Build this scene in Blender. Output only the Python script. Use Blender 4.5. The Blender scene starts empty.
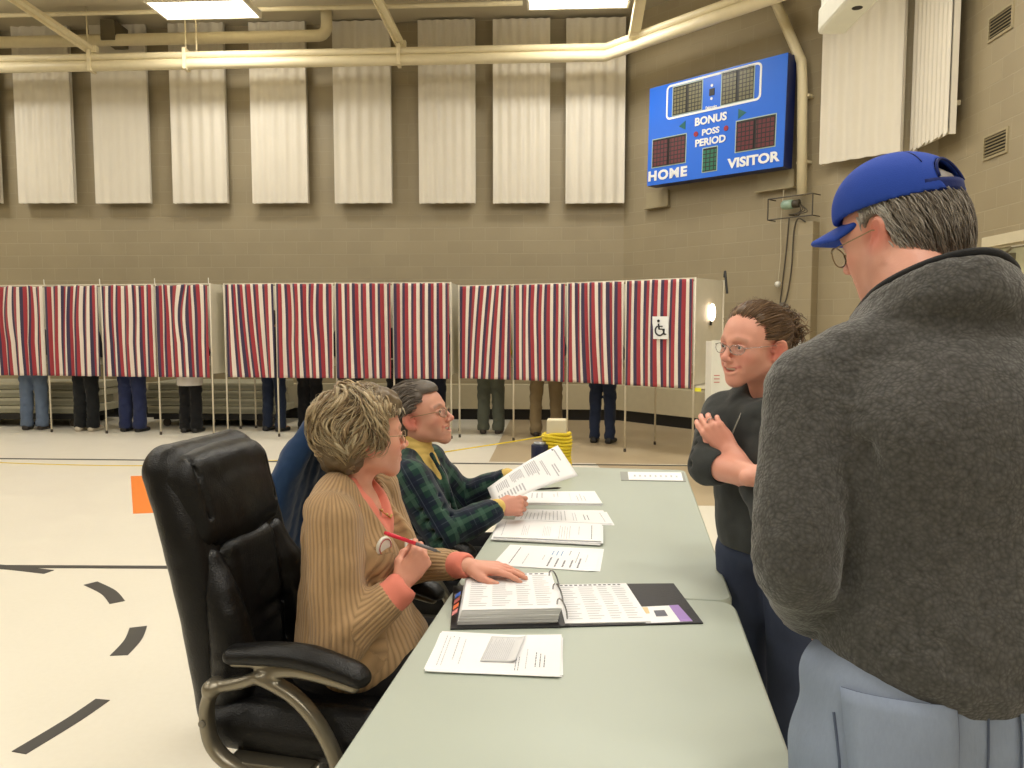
import bpy, math, random
import numpy as np
from mathutils import Vector, Matrix, Euler
R = math.radians
PI = math.pi
scn = bpy.context.scene
COL = scn.collection
rng = random.Random(7)

# ---------------------------------------------------------------- naming and linking
def tag(o, label=None, cat=None, group=None, kind=None):
    if label: o['label'] = label
    if cat: o['category'] = cat
    if group: o['group'] = group
    if kind: o['kind'] = kind
    return o

def thing(name, label, cat, loc=(0, 0, 0), rz=0, group=None):
    o = bpy.data.objects.new(name, None)
    o.empty_display_size = .1
    COL.objects.link(o)
    o.location = loc
    o.rotation_euler = (0, 0, rz)
    return tag(o, label, cat, group)

def link(name, me, parent=None, m=None, world=False):
    """world=True: the mesh is in world coordinates although it gets a parent."""
    o = bpy.data.objects.new(name, me)
    COL.objects.link(o)
    if m:
        for x in (m if isinstance(m, (list, tuple)) else [m]):
            me.materials.append(x)
    if parent:
        o.parent = parent
        if world:
            bpy.context.view_layer.update()
            o.matrix_parent_inverse = parent.matrix_world.inverted()
    return o

def kids(o):
    return [c for c in bpy.data.objects if c.parent == o]

def copy_tree(o, parent=None):
    c = o.copy()
    COL.objects.link(c)
    c.parent = parent
    for ch in kids(o):
        copy_tree(ch, c)
    return c

# ---------------------------------------------------------------- materials
def lin(c):
    return tuple(((v/255)/12.92 if v/255 <= .04045 else ((v/255+.055)/1.055)**2.4) for v in c)

class NT:
    def __init__(s, name):
        s.m = bpy.data.materials.new(name); s.m.use_nodes = True
        s.t = s.m.node_tree; s.b = s.t.nodes['Principled BSDF']
    def n(s, typ, **kw):
        nd = s.t.nodes.new(typ)
        for k, v in kw.items():
            if k.startswith('i_'):
                key = k[2:].replace('_', ' ')
                nd.inputs[key].default_value = v
            else:
                setattr(nd, k, v)
        return nd
    def l(s, a, b):
        s.t.links.new(a, b)
    def math(s, op, a, b=None, c=None):
        nd = s.t.nodes.new('ShaderNodeMath'); nd.operation = op
        for i, v in enumerate((a, b, c)):
            if v is None: continue
            if isinstance(v, (int, float)): nd.inputs[i].default_value = v
            else: s.l(v, nd.inputs[i])
        return nd.outputs[0]
    def mix(s, f, a, b, typ='MIX'):
        nd = s.t.nodes.new('ShaderNodeMix'); nd.data_type = 'RGBA'; nd.blend_type = typ
        for i, v in ((0, f), (6, a), (7, b)):
            if isinstance(v, (int, float)): nd.inputs[i].default_value = v
            elif isinstance(v, tuple): nd.inputs[i].default_value = (*v[:3], 1)
            else: s.l(v, nd.inputs[i])
        return nd.outputs[2]
    def bump(s, h, strength=.3, dist=.01, prev=None):
        b = s.n('ShaderNodeBump'); b.inputs['Strength'].default_value = strength
        b.inputs['Distance'].default_value = dist
        s.l(h, b.inputs['Height'])
        if prev is not None: s.l(prev, b.inputs['Normal'])
        s.l(b.outputs[0], s.b.inputs['Normal'])
        return b.outputs[0]
    def coord(s, what='Object', scale=None):
        c = s.t.nodes.new('ShaderNodeTexCoord').outputs[what]
        if scale:
            mp = s.t.nodes.new('ShaderNodeMapping'); mp.inputs['Scale'].default_value = scale
            s.l(c, mp.inputs[0]); c = mp.outputs[0]
        return c
    def noise(s, vec, scale, detail=3, rough=.5):
        nd = s.n('ShaderNodeTexNoise'); nd.inputs['Scale'].default_value = scale
        nd.inputs['Detail'].default_value = detail; nd.inputs['Roughness'].default_value = rough
        if vec is not None: s.l(vec, nd.inputs['Vector'])
        return nd
    def attr(s, name):
        nd = s.t.nodes.new('ShaderNodeAttribute'); nd.attribute_name = name
        return nd

def mat(name, col, rough=.6, metal=0, spec=.5, var=.06, nscale=12, bump=0, bscale=60, bdist=.004, emit=None, estr=0, trans=0, coat=0, sheen=0):
    t = NT(name)
    b = t.b
    c = lin(col)
    v = t.coord()
    n = t.noise(v, nscale, 4)
    d = tuple(x*(1-var) for x in c); e = tuple(min(1, x*(1+var)) for x in c)
    t.l(t.mix(n.outputs['Fac'], d, e), b.inputs['Base Color'])
    b.inputs['Roughness'].default_value = rough
    b.inputs['Metallic'].default_value = metal
    b.inputs['Specular IOR Level'].default_value = spec
    if coat: b.inputs['Coat Weight'].default_value = coat
    if sheen: b.inputs['Sheen Weight'].default_value = sheen
    if bump:
        n2 = t.noise(v, bscale, 4, .6)
        t.bump(n2.outputs['Fac'], bump, bdist)
    if emit:
        b.inputs['Emission Color'].default_value = (*lin(emit), 1)
        b.inputs['Emission Strength'].default_value = estr
    if trans: b.inputs['Transmission Weight'].default_value = trans
    return t.m

# ---------------------------------------------------------------- plain mesh building
class MB:
    def __init__(s): s.v = []; s.f = []; s.mi = []; s.uv = {}
    def add(s, vs, fs, mi=0):
        o = len(s.v)
        s.v += [tuple(v) for v in vs]
        s.f += [tuple(i+o for i in f) for f in fs]
        s.mi += [mi]*len(fs)
        return s
    def box(s, c, d, rot=None, mi=0, bev=0):
        """box centred c with full sizes d; bev cuts the edges"""
        hx, hy, hz = d[0]/2, d[1]/2, d[2]/2
        if bev <= 0:
            vs = [(x, y, z) for x in (-hx, hx) for y in (-hy, hy) for z in (-hz, hz)]
            fs = [(0, 1, 3, 2), (4, 6, 7, 5), (0, 4, 5, 1), (2, 3, 7, 6), (0, 2, 6, 4), (1, 5, 7, 3)]
        else:
            b = min(bev, hx*.95, hy*.95, hz*.95)
            def ring(x, y, z):
                n = 3; pts = []
                for (sx, sy, a0) in ((1, 1, 0), (-1, 1, 90), (-1, -1, 180), (1, -1, 270)):
                    for i in range(n+1):
                        a = R(a0+90*i/n)
                        pts.append((sx*(x-b)+b*math.cos(a)*1.0, sy*(y-b)+b*math.sin(a), z))
                return pts
            def ring2(ins, z):
                n = 3; pts = []
                for (sx, sy, a0) in ((1, 1, 0), (-1, 1, 90), (-1, -1, 180), (1, -1, 270)):
                    for i in range(n+1):
                        a = R(a0+90*i/n); rr = b-ins
                        pts.append((sx*(hx-b)+rr*math.cos(a), sy*(hy-b)+rr*math.sin(a), z))
                return pts
            rs = [ring2(b*.9, -hz), ring2(b*.3, -hz+b*.3), ring2(0, -hz+b), ring2(0, hz-b), ring2(b*.3, hz-b*.3), ring2(b*.9, hz)]
            vs = [p for r in rs for p in r]; n = len(rs[0]); fs = []
            for k in range(len(rs)-1):
                for i in range(n):
                    j = (i+1) % n
                    fs.append((k*n+i, k*n+j, (k+1)*n+j, (k+1)*n+i))
            fs.append(tuple(range(n))[::-1]); fs.append(tuple((len(rs)-1)*n+i for i in range(n)))
        c = Vector(c)
        if rot is not None:
            vs = [rot @ Vector(v)+c for v in vs]
        else:
            vs = [Vector(v)+c for v in vs]
        return s.add(vs, fs, mi)
    def quad(s, a, b, c, d, mi=0): return s.add([a, b, c, d], [(0, 1, 2, 3)], mi)
    def slab(s, pts, th, mi=0, nrm=(0, 0, 1)):
        """polygon extruded by th along -nrm (top at pts)"""
        n = len(pts); N = Vector(nrm)*th
        vs = [Vector(p) for p in pts]+[Vector(p)-N for p in pts]
        fs = [tuple(range(n)), tuple(range(2*n-1, n-1, -1))]+[(i, i+n, (i+1) % n+n, (i+1) % n) for i in range(n)]
        return s.add(vs, fs, mi)
    def tube(s, pts, r, n=10, mi=0, cap=True, flat=1.0):
        pts = [Vector(p) for p in pts]
        rs = r if isinstance(r, (list, tuple)) else [r]*len(pts)
        up = Vector((0, 0, 1)); vs = []; prev = None
        for i, p in enumerate(pts):
            t = (pts[min(i+1, len(pts)-1)]-pts[max(i-1, 0)]).normalized()
            if prev is None:
                a = t.cross(up)
                if a.length < .05: a = t.cross(Vector((1, 0, 0)))
                a.normalize()
            else:
                a = (prev-t*prev.dot(t)).normalized()
            prev = a; b = t.cross(a)
            for k in range(n):
                th = 2*PI*k/n
                vs.append(p+a*math.cos(th)*rs[i]+b*math.sin(th)*rs[i]*flat)
        fs = []
        for i in range(len(pts)-1):
            for k in range(n):
                j = (k+1) % n
                fs.append((i*n+k, i*n+j, (i+1)*n+j, (i+1)*n+k))
        if cap:
            fs.append(tuple(range(n))[::-1]); fs.append(tuple((len(pts)-1)*n+k for k in range(n)))
        return s.add(vs, fs, mi)
    def lathe(s, prof, c=(0, 0, 0), n=24, mi=0, rot=None):
        vs = []
        for r, z in prof:
            for k in range(n):
                a = 2*PI*k/n; v = Vector((r*math.cos(a), r*math.sin(a), z))
                if rot is not None: v = rot @ v
                vs.append(v+Vector(c))
        fs = []
        for i in range(len(prof)-1):
            for k in range(n):
                j = (k+1) % n
                fs.append((i*n+k, i*n+j, (i+1)*n+j, (i+1)*n+k))
        fs.append(tuple(range(n))[::-1]); fs.append(tuple((len(prof)-1)*n+k for k in range(n)))
        return s.add(vs, fs, mi)
    def grid(s, P, mi=0):
        """P: rows of points"""
        h, w = len(P), len(P[0])
        fs = [(i*w+j, i*w+j+1, (i+1)*w+j+1, (i+1)*w+j) for i in range(h-1) for j in range(w-1)]
        return s.add([p for r in P for p in r], fs, mi)
    def mesh(s, name, smooth=False):
        me = bpy.data.meshes.new(name)
        me.from_pydata(s.v, [], s.f)
        me.polygons.foreach_set('material_index', s.mi)
        if smooth: me.polygons.foreach_set('use_smooth', [True]*len(me.polygons))
        me.update()
        return me
    def build(s, name, m=None, parent=None, smooth=False, world=False, auto=None):
        me = s.mesh(name, smooth)
        if auto is not None:
            me.polygons.foreach_set('use_smooth', [True]*len(me.polygons))
            me.set_sharp_from_angle(angle=R(auto))
        return link(name, me, parent, m, world)

def cr(pts, n=8, closed=False):
    """Catmull-Rom through points"""
    P = [Vector(p) for p in pts]; out = []
    N = len(P)
    for i in range(N if closed else N-1):
        if closed: a, b, c, d = P[(i-1) % N], P[i], P[(i+1) % N], P[(i+2) % N]
        else: a, b, c, d = P[max(i-1, 0)], P[i], P[i+1], P[min(i+2, N-1)]
        for k in range(n):
            t = k/n
            out.append(.5*((2*b)+(c-a)*t+(2*a-5*b+4*c-d)*t*t+(3*b-a-3*c+d)*t**3))
    if not closed: out.append(P[-1].copy())
    return out

# ---------------------------------------------------------------- numpy value noise
_perm = np.random.RandomState(3).rand(64, 64, 64).astype(np.float32)
def vnoise(P, scale):
    q = P*scale+100.0
    i = np.floor(q).astype(np.int32); f = (q-i).astype(np.float32); f = f*f*(3-2*f)
    x0, y0, z0 = i[:, 0] & 63, i[:, 1] & 63, i[:, 2] & 63
    x1, y1, z1 = (x0+1) & 63, (y0+1) & 63, (z0+1) & 63
    fx, fy, fz = f[:, 0], f[:, 1], f[:, 2]
    def L(a, b, t): return a+(b-a)*t
    a = L(L(_perm[x0, y0, z0], _perm[x1, y0, z0], fx), L(_perm[x0, y1, z0], _perm[x1, y1, z0], fx), fy)
    b = L(L(_perm[x0, y0, z1], _perm[x1, y0, z1], fx), L(_perm[x0, y1, z1], _perm[x1, y1, z1], fx), fy)
    return L(a, b, fz)*2-1

# ---------------------------------------------------------------- sculpting with smooth-blended volumes
class SDF:
    """Round cones, ellipsoids and rounded boxes blended on a grid, turned into one closed surface."""
    def __init__(s, res):
        s.sc = 1.0; s.res = res; s.ops = []; s.M = Matrix.Identity(4); s.warps = []; s.cuts = []
    def frame(s, M, sc=1.0):
        """frame of the next volumes; sc scales their radii"""
        s.M = M.copy(); s.sc = sc; return s
    def _p(s, p): return np.array(s.M @ Vector(p), dtype=np.float32)
    def rc(s, a, b, ra, rb=None, k=.015, sub=False):
        if rb is None: rb = ra
        ra, rb = ra*s.sc, rb*s.sc
        A, B = s._p(a), s._p(b)
        if np.allclose(A, B): B = A+np.array([0, 0, 1e-4], dtype=np.float32)
        m = max(ra, rb)
        s.ops.append(('rc', (A, B, ra, rb), np.minimum(A, B)-m, np.maximum(A, B)+m, k, sub)); return s
    def chain(s, pts, rs, k=.015, sub=False, sm=3):
        """tapered tube through the points; sm > 1 rounds the bends"""
        if not isinstance(rs, (list, tuple)): rs = [rs]*len(pts)
        if len(pts) > 2 and sm > 1:
            q = cr([(*p, 0) if len(p) == 2 else tuple(p) for p in pts], sm)
            m = len(pts)-1; rr = []
            for i in range(len(q)):
                t = min(i/sm, m); j = min(int(t), m-1); f = t-j; f = f*f*(3-2*f)
                rr.append(rs[j]*(1-f)+rs[j+1]*f)
            pts, rs = q, rr
        P = [s._p(p) for p in pts]
        rs = [x*s.sc for x in rs]; m = max(rs)
        s.ops.append(('ch', (P, list(rs)), np.min(P, 0)-m, np.max(P, 0)+m, k, sub)); return s
    def el(s, c, r, rot=(0, 0, 0), k=.015, sub=False):
        C = s._p(c); r = [x*s.sc for x in r]; Rm = np.array((s.M.to_quaternion().to_matrix() @ Euler([R(a) for a in rot]).to_matrix()), dtype=np.float32)
        ext = np.sqrt(((Rm*np.array(r))**2).sum(1)).astype(np.float32)
        s.ops.append(('el', (C, np.array(r, dtype=np.float32), Rm), C-ext, C+ext, k, sub)); return s
    def box(s, c, h, rad, rot=(0, 0, 0), k=.01, sub=False):
        """rounded box with half sizes h"""
        C = s._p(c); h = [x*s.sc for x in h]; rad = rad*s.sc; Rm = np.array((s.M.to_quaternion().to_matrix() @ Euler([R(a) for a in rot]).to_matrix()), dtype=np.float32)
        ext = np.abs(Rm) @ np.array(h, dtype=np.float32)
        s.ops.append(('bx', (C, np.array(h, dtype=np.float32), rad, Rm), C-ext, C+ext, k, sub)); return s
    def cut(s, p, n):
        """remove everything on the side n points to"""
        s.cuts.append((s._p(p), np.array(s.M.to_3x3() @ Vector(n).normalized(), dtype=np.float32))); return s
    @staticmethod
    def _d(typ, a, P):
        if typ == 'rc':
            A, B, ra, rb = a
            ba = B-A; L2 = float((ba*ba).sum())
            pa = P-A
            t = np.clip((pa @ ba)/L2, 0, 1)
            q = pa-t[..., None]*ba
            return np.sqrt((q*q).sum(-1))-(ra+(rb-ra)*t)
        if typ == 'ch':
            Pp, rs = a; best = None
            for i in range(len(Pp)-1):
                A, B = Pp[i], Pp[i+1]; ba = B-A; L2 = max(float((ba*ba).sum()), 1e-9)
                pa = P-A; t = np.clip((pa @ ba)/L2, 0, 1); q = pa-t[..., None]*ba
                d = np.sqrt((q*q).sum(-1))-(rs[i]+(rs[i+1]-rs[i])*t)
                best = d if best is None else np.minimum(best, d)
            return best
        if typ == 'el':
            C, r, Rm = a
            q = (P-C) @ Rm
            k0 = np.sqrt(((q/r)**2).sum(-1))+1e-9; k1 = np.sqrt(((q/(r*r))**2).sum(-1))+1e-9
            return k0*(k0-1)/k1
        C, h, rad, Rm = a
        q = np.abs((P-C) @ Rm)-(h-rad)
        return np.sqrt((np.maximum(q, 0)**2).sum(-1))+np.minimum(q.max(-1), 0)-rad
    def mesh(s, name, smooth=1, clip_lo=None, clip_hi=None):
        res = s.res
        pos = [o for o in s.ops if not o[5]]
        lo = np.min([o[2] for o in pos], 0)-.02; hi = np.max([o[3] for o in pos], 0)+.02
        if clip_lo is not None: lo = np.maximum(lo, clip_lo)
        if clip_hi is not None: hi = np.minimum(hi, clip_hi)
        n = np.ceil((hi-lo)/res).astype(int)+1
        ax = [(lo[i]+res*np.arange(n[i])).astype(np.float32) for i in range(3)]
        F = np.full(n, .3, dtype=np.float32)
        for typ, a, bl, bh, k, sub in s.ops:
            pad = max(.012, k)+2*res
            i0 = np.maximum(np.floor((bl-pad-lo)/res).astype(int), 0)
            i1 = np.minimum(np.ceil((bh+pad-lo)/res).astype(int)+1, n)
            if (i1 <= i0).any(): continue
            sl = tuple(slice(i0[j], i1[j]) for j in range(3))
            X, Y, Z = np.meshgrid(ax[0][sl[0]], ax[1][sl[1]], ax[2][sl[2]], indexing='ij')
            d = s._d(typ, a, np.stack([X, Y, Z], -1)).astype(np.float32)
            f = F[sl]
            if sub:
                h = np.clip(.5-.5*(f+d)/k, 0, 1)
                F[sl] = f*(1-h)+(-d)*h+k*h*(1-h)
            else:
                h = np.clip(.5+.5*(d-f)/k, 0, 1)
                F[sl] = d*(1-h)+f*h-k*h*(1-h)
        if s.warps or s.cuts:
            idx = np.nonzero(np.abs(F) < .04)
            P = np.stack([ax[j][idx[j]] for j in range(3)], -1)
            v = F[idx]
            for w in s.warps: v = v+w(P)
            F[idx] = v
            for p, nn in s.cuts:
                # full-field cut
                X, Y, Z = np.meshgrid(*ax, indexing='ij', sparse=True)
                D = (X-p[0])*nn[0]+(Y-p[1])*nn[1]+(Z-p[2])*nn[2]
                F = np.maximum(F, D.astype(np.float32))
        F[0] = F[-1] = .3; F[:, 0] = F[:, -1] = .3; F[:, :, 0] = F[:, :, -1] = .3
        S = F < 0
        # surface nets
        c = n-1
        cnt = np.zeros(c, dtype=np.uint8)
        for dx in (0, 1):
            for dy in (0, 1):
                for dz in (0, 1):
                    cnt += S[dx:dx+c[0], dy:dy+c[1], dz:dz+c[2]]
        act = (cnt > 0) & (cnt < 8)
        ci = np.nonzero(act)
        nv = len(ci[0])
        vid = np.full(c, -1, dtype=np.int64); vid[ci] = np.arange(nv)
        acc = np.zeros((nv, 3)); w = np.zeros(nv)
        corners = [(a, b, d) for a in (0, 1) for b in (0, 1) for d in (0, 1)]
        fv = {q: F[ci[0]+q[0], ci[1]+q[1], ci[2]+q[2]] for q in corners}
        for axis in range(3):
            for q in corners:
                if q[axis]: continue
                q2 = list(q); q2[axis] = 1; q2 = tuple(q2)
                a, b = fv[q], fv[q2]
                m = (a < 0) != (b < 0)
                t = np.where(m, a/(np.where(m, a-b, 1)), 0)
                for j in range(3):
                    acc[:, j] += np.where(m, q[j]+(t if j == axis else 0), 0)
                w += m
        V = acc/w[:, None]
        V = np.stack([lo[j]+res*(ci[j]+V[:, j]) for j in range(3)], -1)
        faces = []
        for axis in range(3):
            s0 = [slice(1, c[j]) for j in range(3)]; s0[axis] = slice(0, c[axis])
            s1 = list(s0); s1[axis] = slice(1, c[axis]+1)
            a = S[tuple(s0)]; b = S[tuple(s1)]
            e = np.nonzero(a != b)
            inside = a[e]
            g = [e[j]+(0 if j == axis else 1) for j in range(3)]
            u, v = [(1, 2), (2, 0), (0, 1)][axis]
            def vv(du, dv):
                h = [x.copy() for x in g]; h[u] = h[u]-du; h[v] = h[v]-dv
                return vid[h[0], h[1], h[2]]
            q = np.stack([vv(1, 1), vv(0, 1), vv(0, 0), vv(1, 0)], -1)
            q[~inside] = q[~inside][:, ::-1]
            faces.append(q)
        Q = np.concatenate(faces)
        if smooth:
            E = np.concatenate([Q[:, [0, 1]], Q[:, [1, 2]], Q[:, [2, 3]], Q[:, [3, 0]]])
            for _ in range(smooth):
                dg = np.bincount(E[:, 0], minlength=nv)+np.bincount(E[:, 1], minlength=nv)
                A = np.stack([np.bincount(E[:, 0], V[E[:, 1], j], nv)+np.bincount(E[:, 1], V[E[:, 0], j], nv) for j in range(3)], -1)
                V = V*.5+.5*A/np.maximum(dg, 1)[:, None]
        me = bpy.data.meshes.new(name)
        me.vertices.add(nv); me.vertices.foreach_set('co', V.astype(np.float32).ravel())
        nf = len(Q)
        me.loops.add(nf*4); me.loops.foreach_set('vertex_index', Q.astype(np.int32).ravel())
        me.polygons.add(nf); me.polygons.foreach_set('loop_start', (np.arange(nf)*4).astype(np.int32))
        me.polygons.foreach_set('use_smooth', np.ones(nf, dtype=bool))
        me.update(calc_edges=True); me.validate()
        s.V = V
        return me

def set_col(me, cols, name='Col'):
    a = me.color_attributes.new(name, 'FLOAT_COLOR', 'POINT')
    c = np.ones((len(me.vertices), 4), dtype=np.float32); c[:, :3] = cols
    a.data.foreach_set('color', c.ravel())

def set_float(me, vals, name):
    a = me.attributes.new(name, 'FLOAT', 'POINT')
    a.data.foreach_set('value', np.asarray(vals, dtype=np.float32))

def limb_uv(me, V, segs, M=None):
    """segs: (a, b, ref, scale). Nearest segment gives fu = arc round it, fv = length along it (metres)."""
    best = np.full(len(V), 9.0); fu = np.zeros(len(V)); fv = np.zeros(len(V))
    for i, (a, b, r0, ref) in enumerate(segs):
        A = np.array(a, dtype=float); B = np.array(b, dtype=float)
        ba = B-A; L = np.linalg.norm(ba); t = ba/L
        ref = np.array(ref, dtype=float); e1 = ref-t*(ref@t); e1 /= np.linalg.norm(e1); e2 = np.cross(t, e1)
        pa = V-A; s = pa@t
        q = pa-np.clip(s, 0, L)[:, None]*t
        d = np.linalg.norm(q, axis=1)-r0
        ang = np.arctan2(pa@e2, pa@e1)
        m = d < best
        best[m] = d[m]; fu[m] = (ang*max(r0, .03))[m]; fv[m] = s[m]
    set_float(me, fu, 'fu'); set_float(me, fv, 'fv')
# ---------------------------------------------------------------- camera and exposure
cam = bpy.data.cameras.new('camera'); camo = bpy.data.objects.new('camera', cam); COL.objects.link(camo)
FPX = 780.0
PITCH = math.atan(59/FPX)
CH = 1.48
cam.sensor_width = 36; cam.lens = FPX/1024*36; cam.clip_start = .02; cam.clip_end = 100
camo.location = (0, 0, CH); camo.rotation_euler = (PI/2-PITCH, 0, 0)
scn.camera = camo
scn.view_settings.view_transform = 'Standard'; scn.view_settings.look = 'None'
scn.view_settings.gamma = 1; scn.view_settings.use_curve_mapping = False
scn.view_settings.exposure = 0.0
w = bpy.data.worlds.new('world'); scn.world = w; w.use_nodes = True
w.node_tree.nodes['Background'].inputs[0].default_value = (1, .95, .85, 1)
w.node_tree.nodes['Background'].inputs[1].default_value = .2
try:
    scn.cycles.max_bounces = 6; scn.cycles.diffuse_bounces = 4; scn.cycles.glossy_bounces = 3
    scn.cycles.transparent_max_bounces = 8; scn.cycles.caustics_reflective = False; scn.cycles.caustics_refractive = False
    scn.cycles.use_denoising = True
except Exception: pass

# ---------------------------------------------------------------- room materials
def block_mat(name, col, mortar, bw=.4, bh=.2, bump=.35):
    t = NT(name)
    c = t.coord()
    sp = t.n('ShaderNodeSeparateXYZ'); t.l(c, sp.inputs[0])
    cb = t.n('ShaderNodeCombineXYZ'); t.l(sp.outputs[0], cb.inputs[0]); t.l(sp.outputs[2], cb.inputs[1])
    b = t.n('ShaderNodeTexBrick', offset=.5)
    b.inputs['Scale'].default_value = 1; b.inputs['Brick Width'].default_value = bw; b.inputs['Row Height'].default_value = bh
    b.inputs['Mortar Size'].default_value = .006; b.inputs['Mortar Smooth'].default_value = .4; b.inputs['Bias'].default_value = 0
    base = lin(col)
    b.inputs['Color1'].default_value = (*[x*.96 for x in base], 1); b.inputs['Color2'].default_value = (*[x*1.04 for x in base], 1)
    b.inputs['Mortar'].default_value = (*lin(mortar), 1)
    t.l(cb.outputs[0], b.inputs['Vector'])
    n = t.noise(c, 1.3, 5)
    n2 = t.noise(c, 90, 3)
    t.l(t.mix(.12, b.outputs['Color'], t.mix(n.outputs['Fac'], (.02, .02, .015), (.7, .62, .45))), t.b.inputs['Base Color'])
    h = t.math('MULTIPLY_ADD', n2.outputs['Fac'], .25, t.math('MULTIPLY', b.outputs['Fac'], -1))
    t.bump(h, bump, .006)
    t.b.inputs['Roughness'].default_value = .5
    return t.m

M_block = block_mat('painted_block', (154, 141, 113), (161, 149, 122))
def floor_mat():
    t = NT('vinyl_floor')
    c = t.coord()
    n = t.noise(c, .7, 5); n2 = t.noise(c, 40, 3)
    a = t.mix(n.outputs['Fac'], lin((225, 219, 203)), lin((234, 229, 215)))
    t.l(t.mix(t.math('MULTIPLY', n2.outputs['Fac'], .12), a, (.45, .38, .25)), t.b.inputs['Base Color'])
    r = t.noise(c, 3, 4)
    t.l(t.math('MULTIPLY_ADD', r.outputs['Fac'], .25, .22), t.b.inputs['Roughness'])
    t.b.inputs['Specular IOR Level'].default_value = .4
    return t.m
M_floor = floor_mat()
M_ftan = mat('floor_tan_zone', (186, 168, 138), .35, var=.05, nscale=1.5)
M_fdark = mat('floor_grey_tape', (60, 57, 52), .55, var=.1)
M_forange = mat('floor_orange_tape', (236, 130, 40), .45)
M_fyellow = mat('floor_yellow_paint', (226, 205, 120), .4)
M_ceil = mat('ceiling_paint', (190, 180, 155), .8, var=.08, nscale=1.2)
M_pipe = mat('cream_pipe_paint', (226, 214, 180), .4, var=.06, bump=.1)
M_cream = mat('cream_enamel', (202, 192, 164), .45)
M_black = mat('black_base', (22, 21, 20), .5)
M_white = mat('white_enamel', (226, 224, 214), .4)
M_trim = mat('door_frame_paint', (208, 198, 170), .4)
M_door = mat('door_paint_green', (176, 172, 140), .45)

# ---------------------------------------------------------------- room shell
CEIL = 6.13
def struct(name, mb, m, smooth=False, auto=None):
    o = mb.build(name, m, smooth=smooth, auto=auto)
    return tag(o, kind='structure')

def wall_between(name, p0, p1, h=CEIL, th=.2, m=M_block):
    """inner face from p0 to p1 (room on the left-hand side walking p1 -> p0); local x runs along it"""
    d = Vector((p1[0]-p0[0], p1[1]-p0[1], 0)); L = d.length
    o = MB().box((L/2, th/2, h/2), (L, th, h)).build(name, m)
    o.location = (p0[0], p0[1], 0); o.rotation_euler = (0, 0, math.atan2(d.y, d.x))
    return tag(o, kind='structure')

A0 = (-11.0, 12.32+.057*11.0); A1 = (1.73, 12.32-.057*1.73)
B1 = (4.71, 8.79)
C1 = (4.71-.056*15, 8.79-15)
A_L = (-11.8, -6.2)
wall_between('wall_back', A0, A1)
wall_between('wall_corner', A1, B1)
wall_between('wall_right', B1, C1)
wall_between('wall_left', A_L, A0)
wall_between('wall_front', C1, A_L)
outline = [A0, A1, B1, C1, A_L]
struct('floor', MB().slab([(-12.2, 13.2, 0), (-12.2, -6.6, 0), (6.6, -6.6, 0), (6.6, 13.2, 0)], .1), M_floor)
struct('ceiling', MB().slab([(-12.2, 13.2, CEIL+.12), (-12.2, -6.6, CEIL+.12), (6.6, -6.6, CEIL+.12), (6.6, 13.2, CEIL+.12)], .12), M_ceil)

U = Vector((math.cos(-.057), math.sin(-.057), 0)); V_ = Vector((-U.y, U.x, 0))      # along / into the back wall
RZ = -.057
def wb(s, off, z):
    """point on the back wall: X = s, off in front of it"""
    return Vector((s, 12.32-.057*s, z))-V_*off
D = (Vector((*B1, 0))-Vector((*A1, 0))).normalized(); DN = Vector((-D.y, D.x, 0))     # DN points out of the room
def wd(t, off, z): return Vector((A1[0], A1[1], z))+D*t-DN*off
E3 = (Vector((*C1, 0))-Vector((*B1, 0))).normalized(); EN = Vector((-E3.y, E3.x, 0))
def wr(t, off, z): return Vector((B1[0], B1[1], z))+E3*t-EN*off
RZD = math.atan2(D.y, D.x); RZE = math.atan2(E3.y, E3.x)

# heater cabinet band and black toe space along back and corner walls
def band(name, o0, o1, z0, z1, m):
    def corner(off): # intersection of offset back and corner walls
        a = wb(0, off, 0); b = wd(0, off, 0)
        # a + U s = b + D t
        det = U.x*(-D.y)-U.y*(-D.x)
        r = b-a
        s = (r.x*(-D.y)-r.y*(-D.x))/det
        return a+U*s
    P0 = [wb(-10.8, o0, 0), corner(o0), wd(4.1, o0, 0)]; P1 = [wb(-10.8, o1, 0), corner(o1), wd(4.1, o1, 0)]
    mb = MB()
    for i in (0, 1):
        v = [(*P0[i].xy, z0), (*P0[i+1].xy, z0), (*P1[i+1].xy, z0), (*P1[i].xy, z0), (*P0[i].xy, z1), (*P0[i+1].xy, z1), (*P1[i+1].xy, z1), (*P1[i].xy, z1)]
        mb.add(v, [(3, 2, 1, 0), (4, 5, 6, 7), (0, 1, 5, 4), (1, 2, 6, 5), (2, 3, 7, 6), (3, 0, 4, 7)])
    return struct(name, mb, m)
band('trim_1', 0, .20, .17, .55, M_cream)
band('baseboard_back', 0, .17, 0, .17, M_black)

# floor zones and painted lines (thin layers on the floor)
def fpoly(name, pts, m, z=.002):
    return struct(name, MB().slab([(x, y, z) for x, y in pts], z-.0003), m)
fpoly('trim_2', [(-.25, 8.38), (1.98, 8.20), (5.1, 7.79), (4.9, 9.0), (1.75, 12.1), (-.02, 12.2), (-.07, 11.4)], M_ftan, .0012)
fpoly('trim_3', [(1.0, 6.35), (5.0, 6.1), (5.1, 7.69), (1.98, 8.12), (.9, 8.28)], M_ftan, .0012)
def fline(name, a, b, w_, m=M_fdark, z=.0022):
    a = Vector((*a, 0)); b = Vector((*b, 0)); n = (b-a).normalized(); n = Vector((-n.y, n.x, 0))*w_/2
    return fpoly(name, [(a-n).xy, (b-n).xy, (b+n).xy, (a+n).xy], m, z)
fline('trim_4', (-11, 8.885), (5.1, 7.94), .06)
fline('trim_5', (-11, 4.82), (.2, 4.64), .055)
def mark(label, pts, m=M_fdark):
    o = MB().slab([(x, y, .0025) for x, y in pts], .0022).build('floor_marking', m)
    return tag(o, label, 'floor marking')
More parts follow.
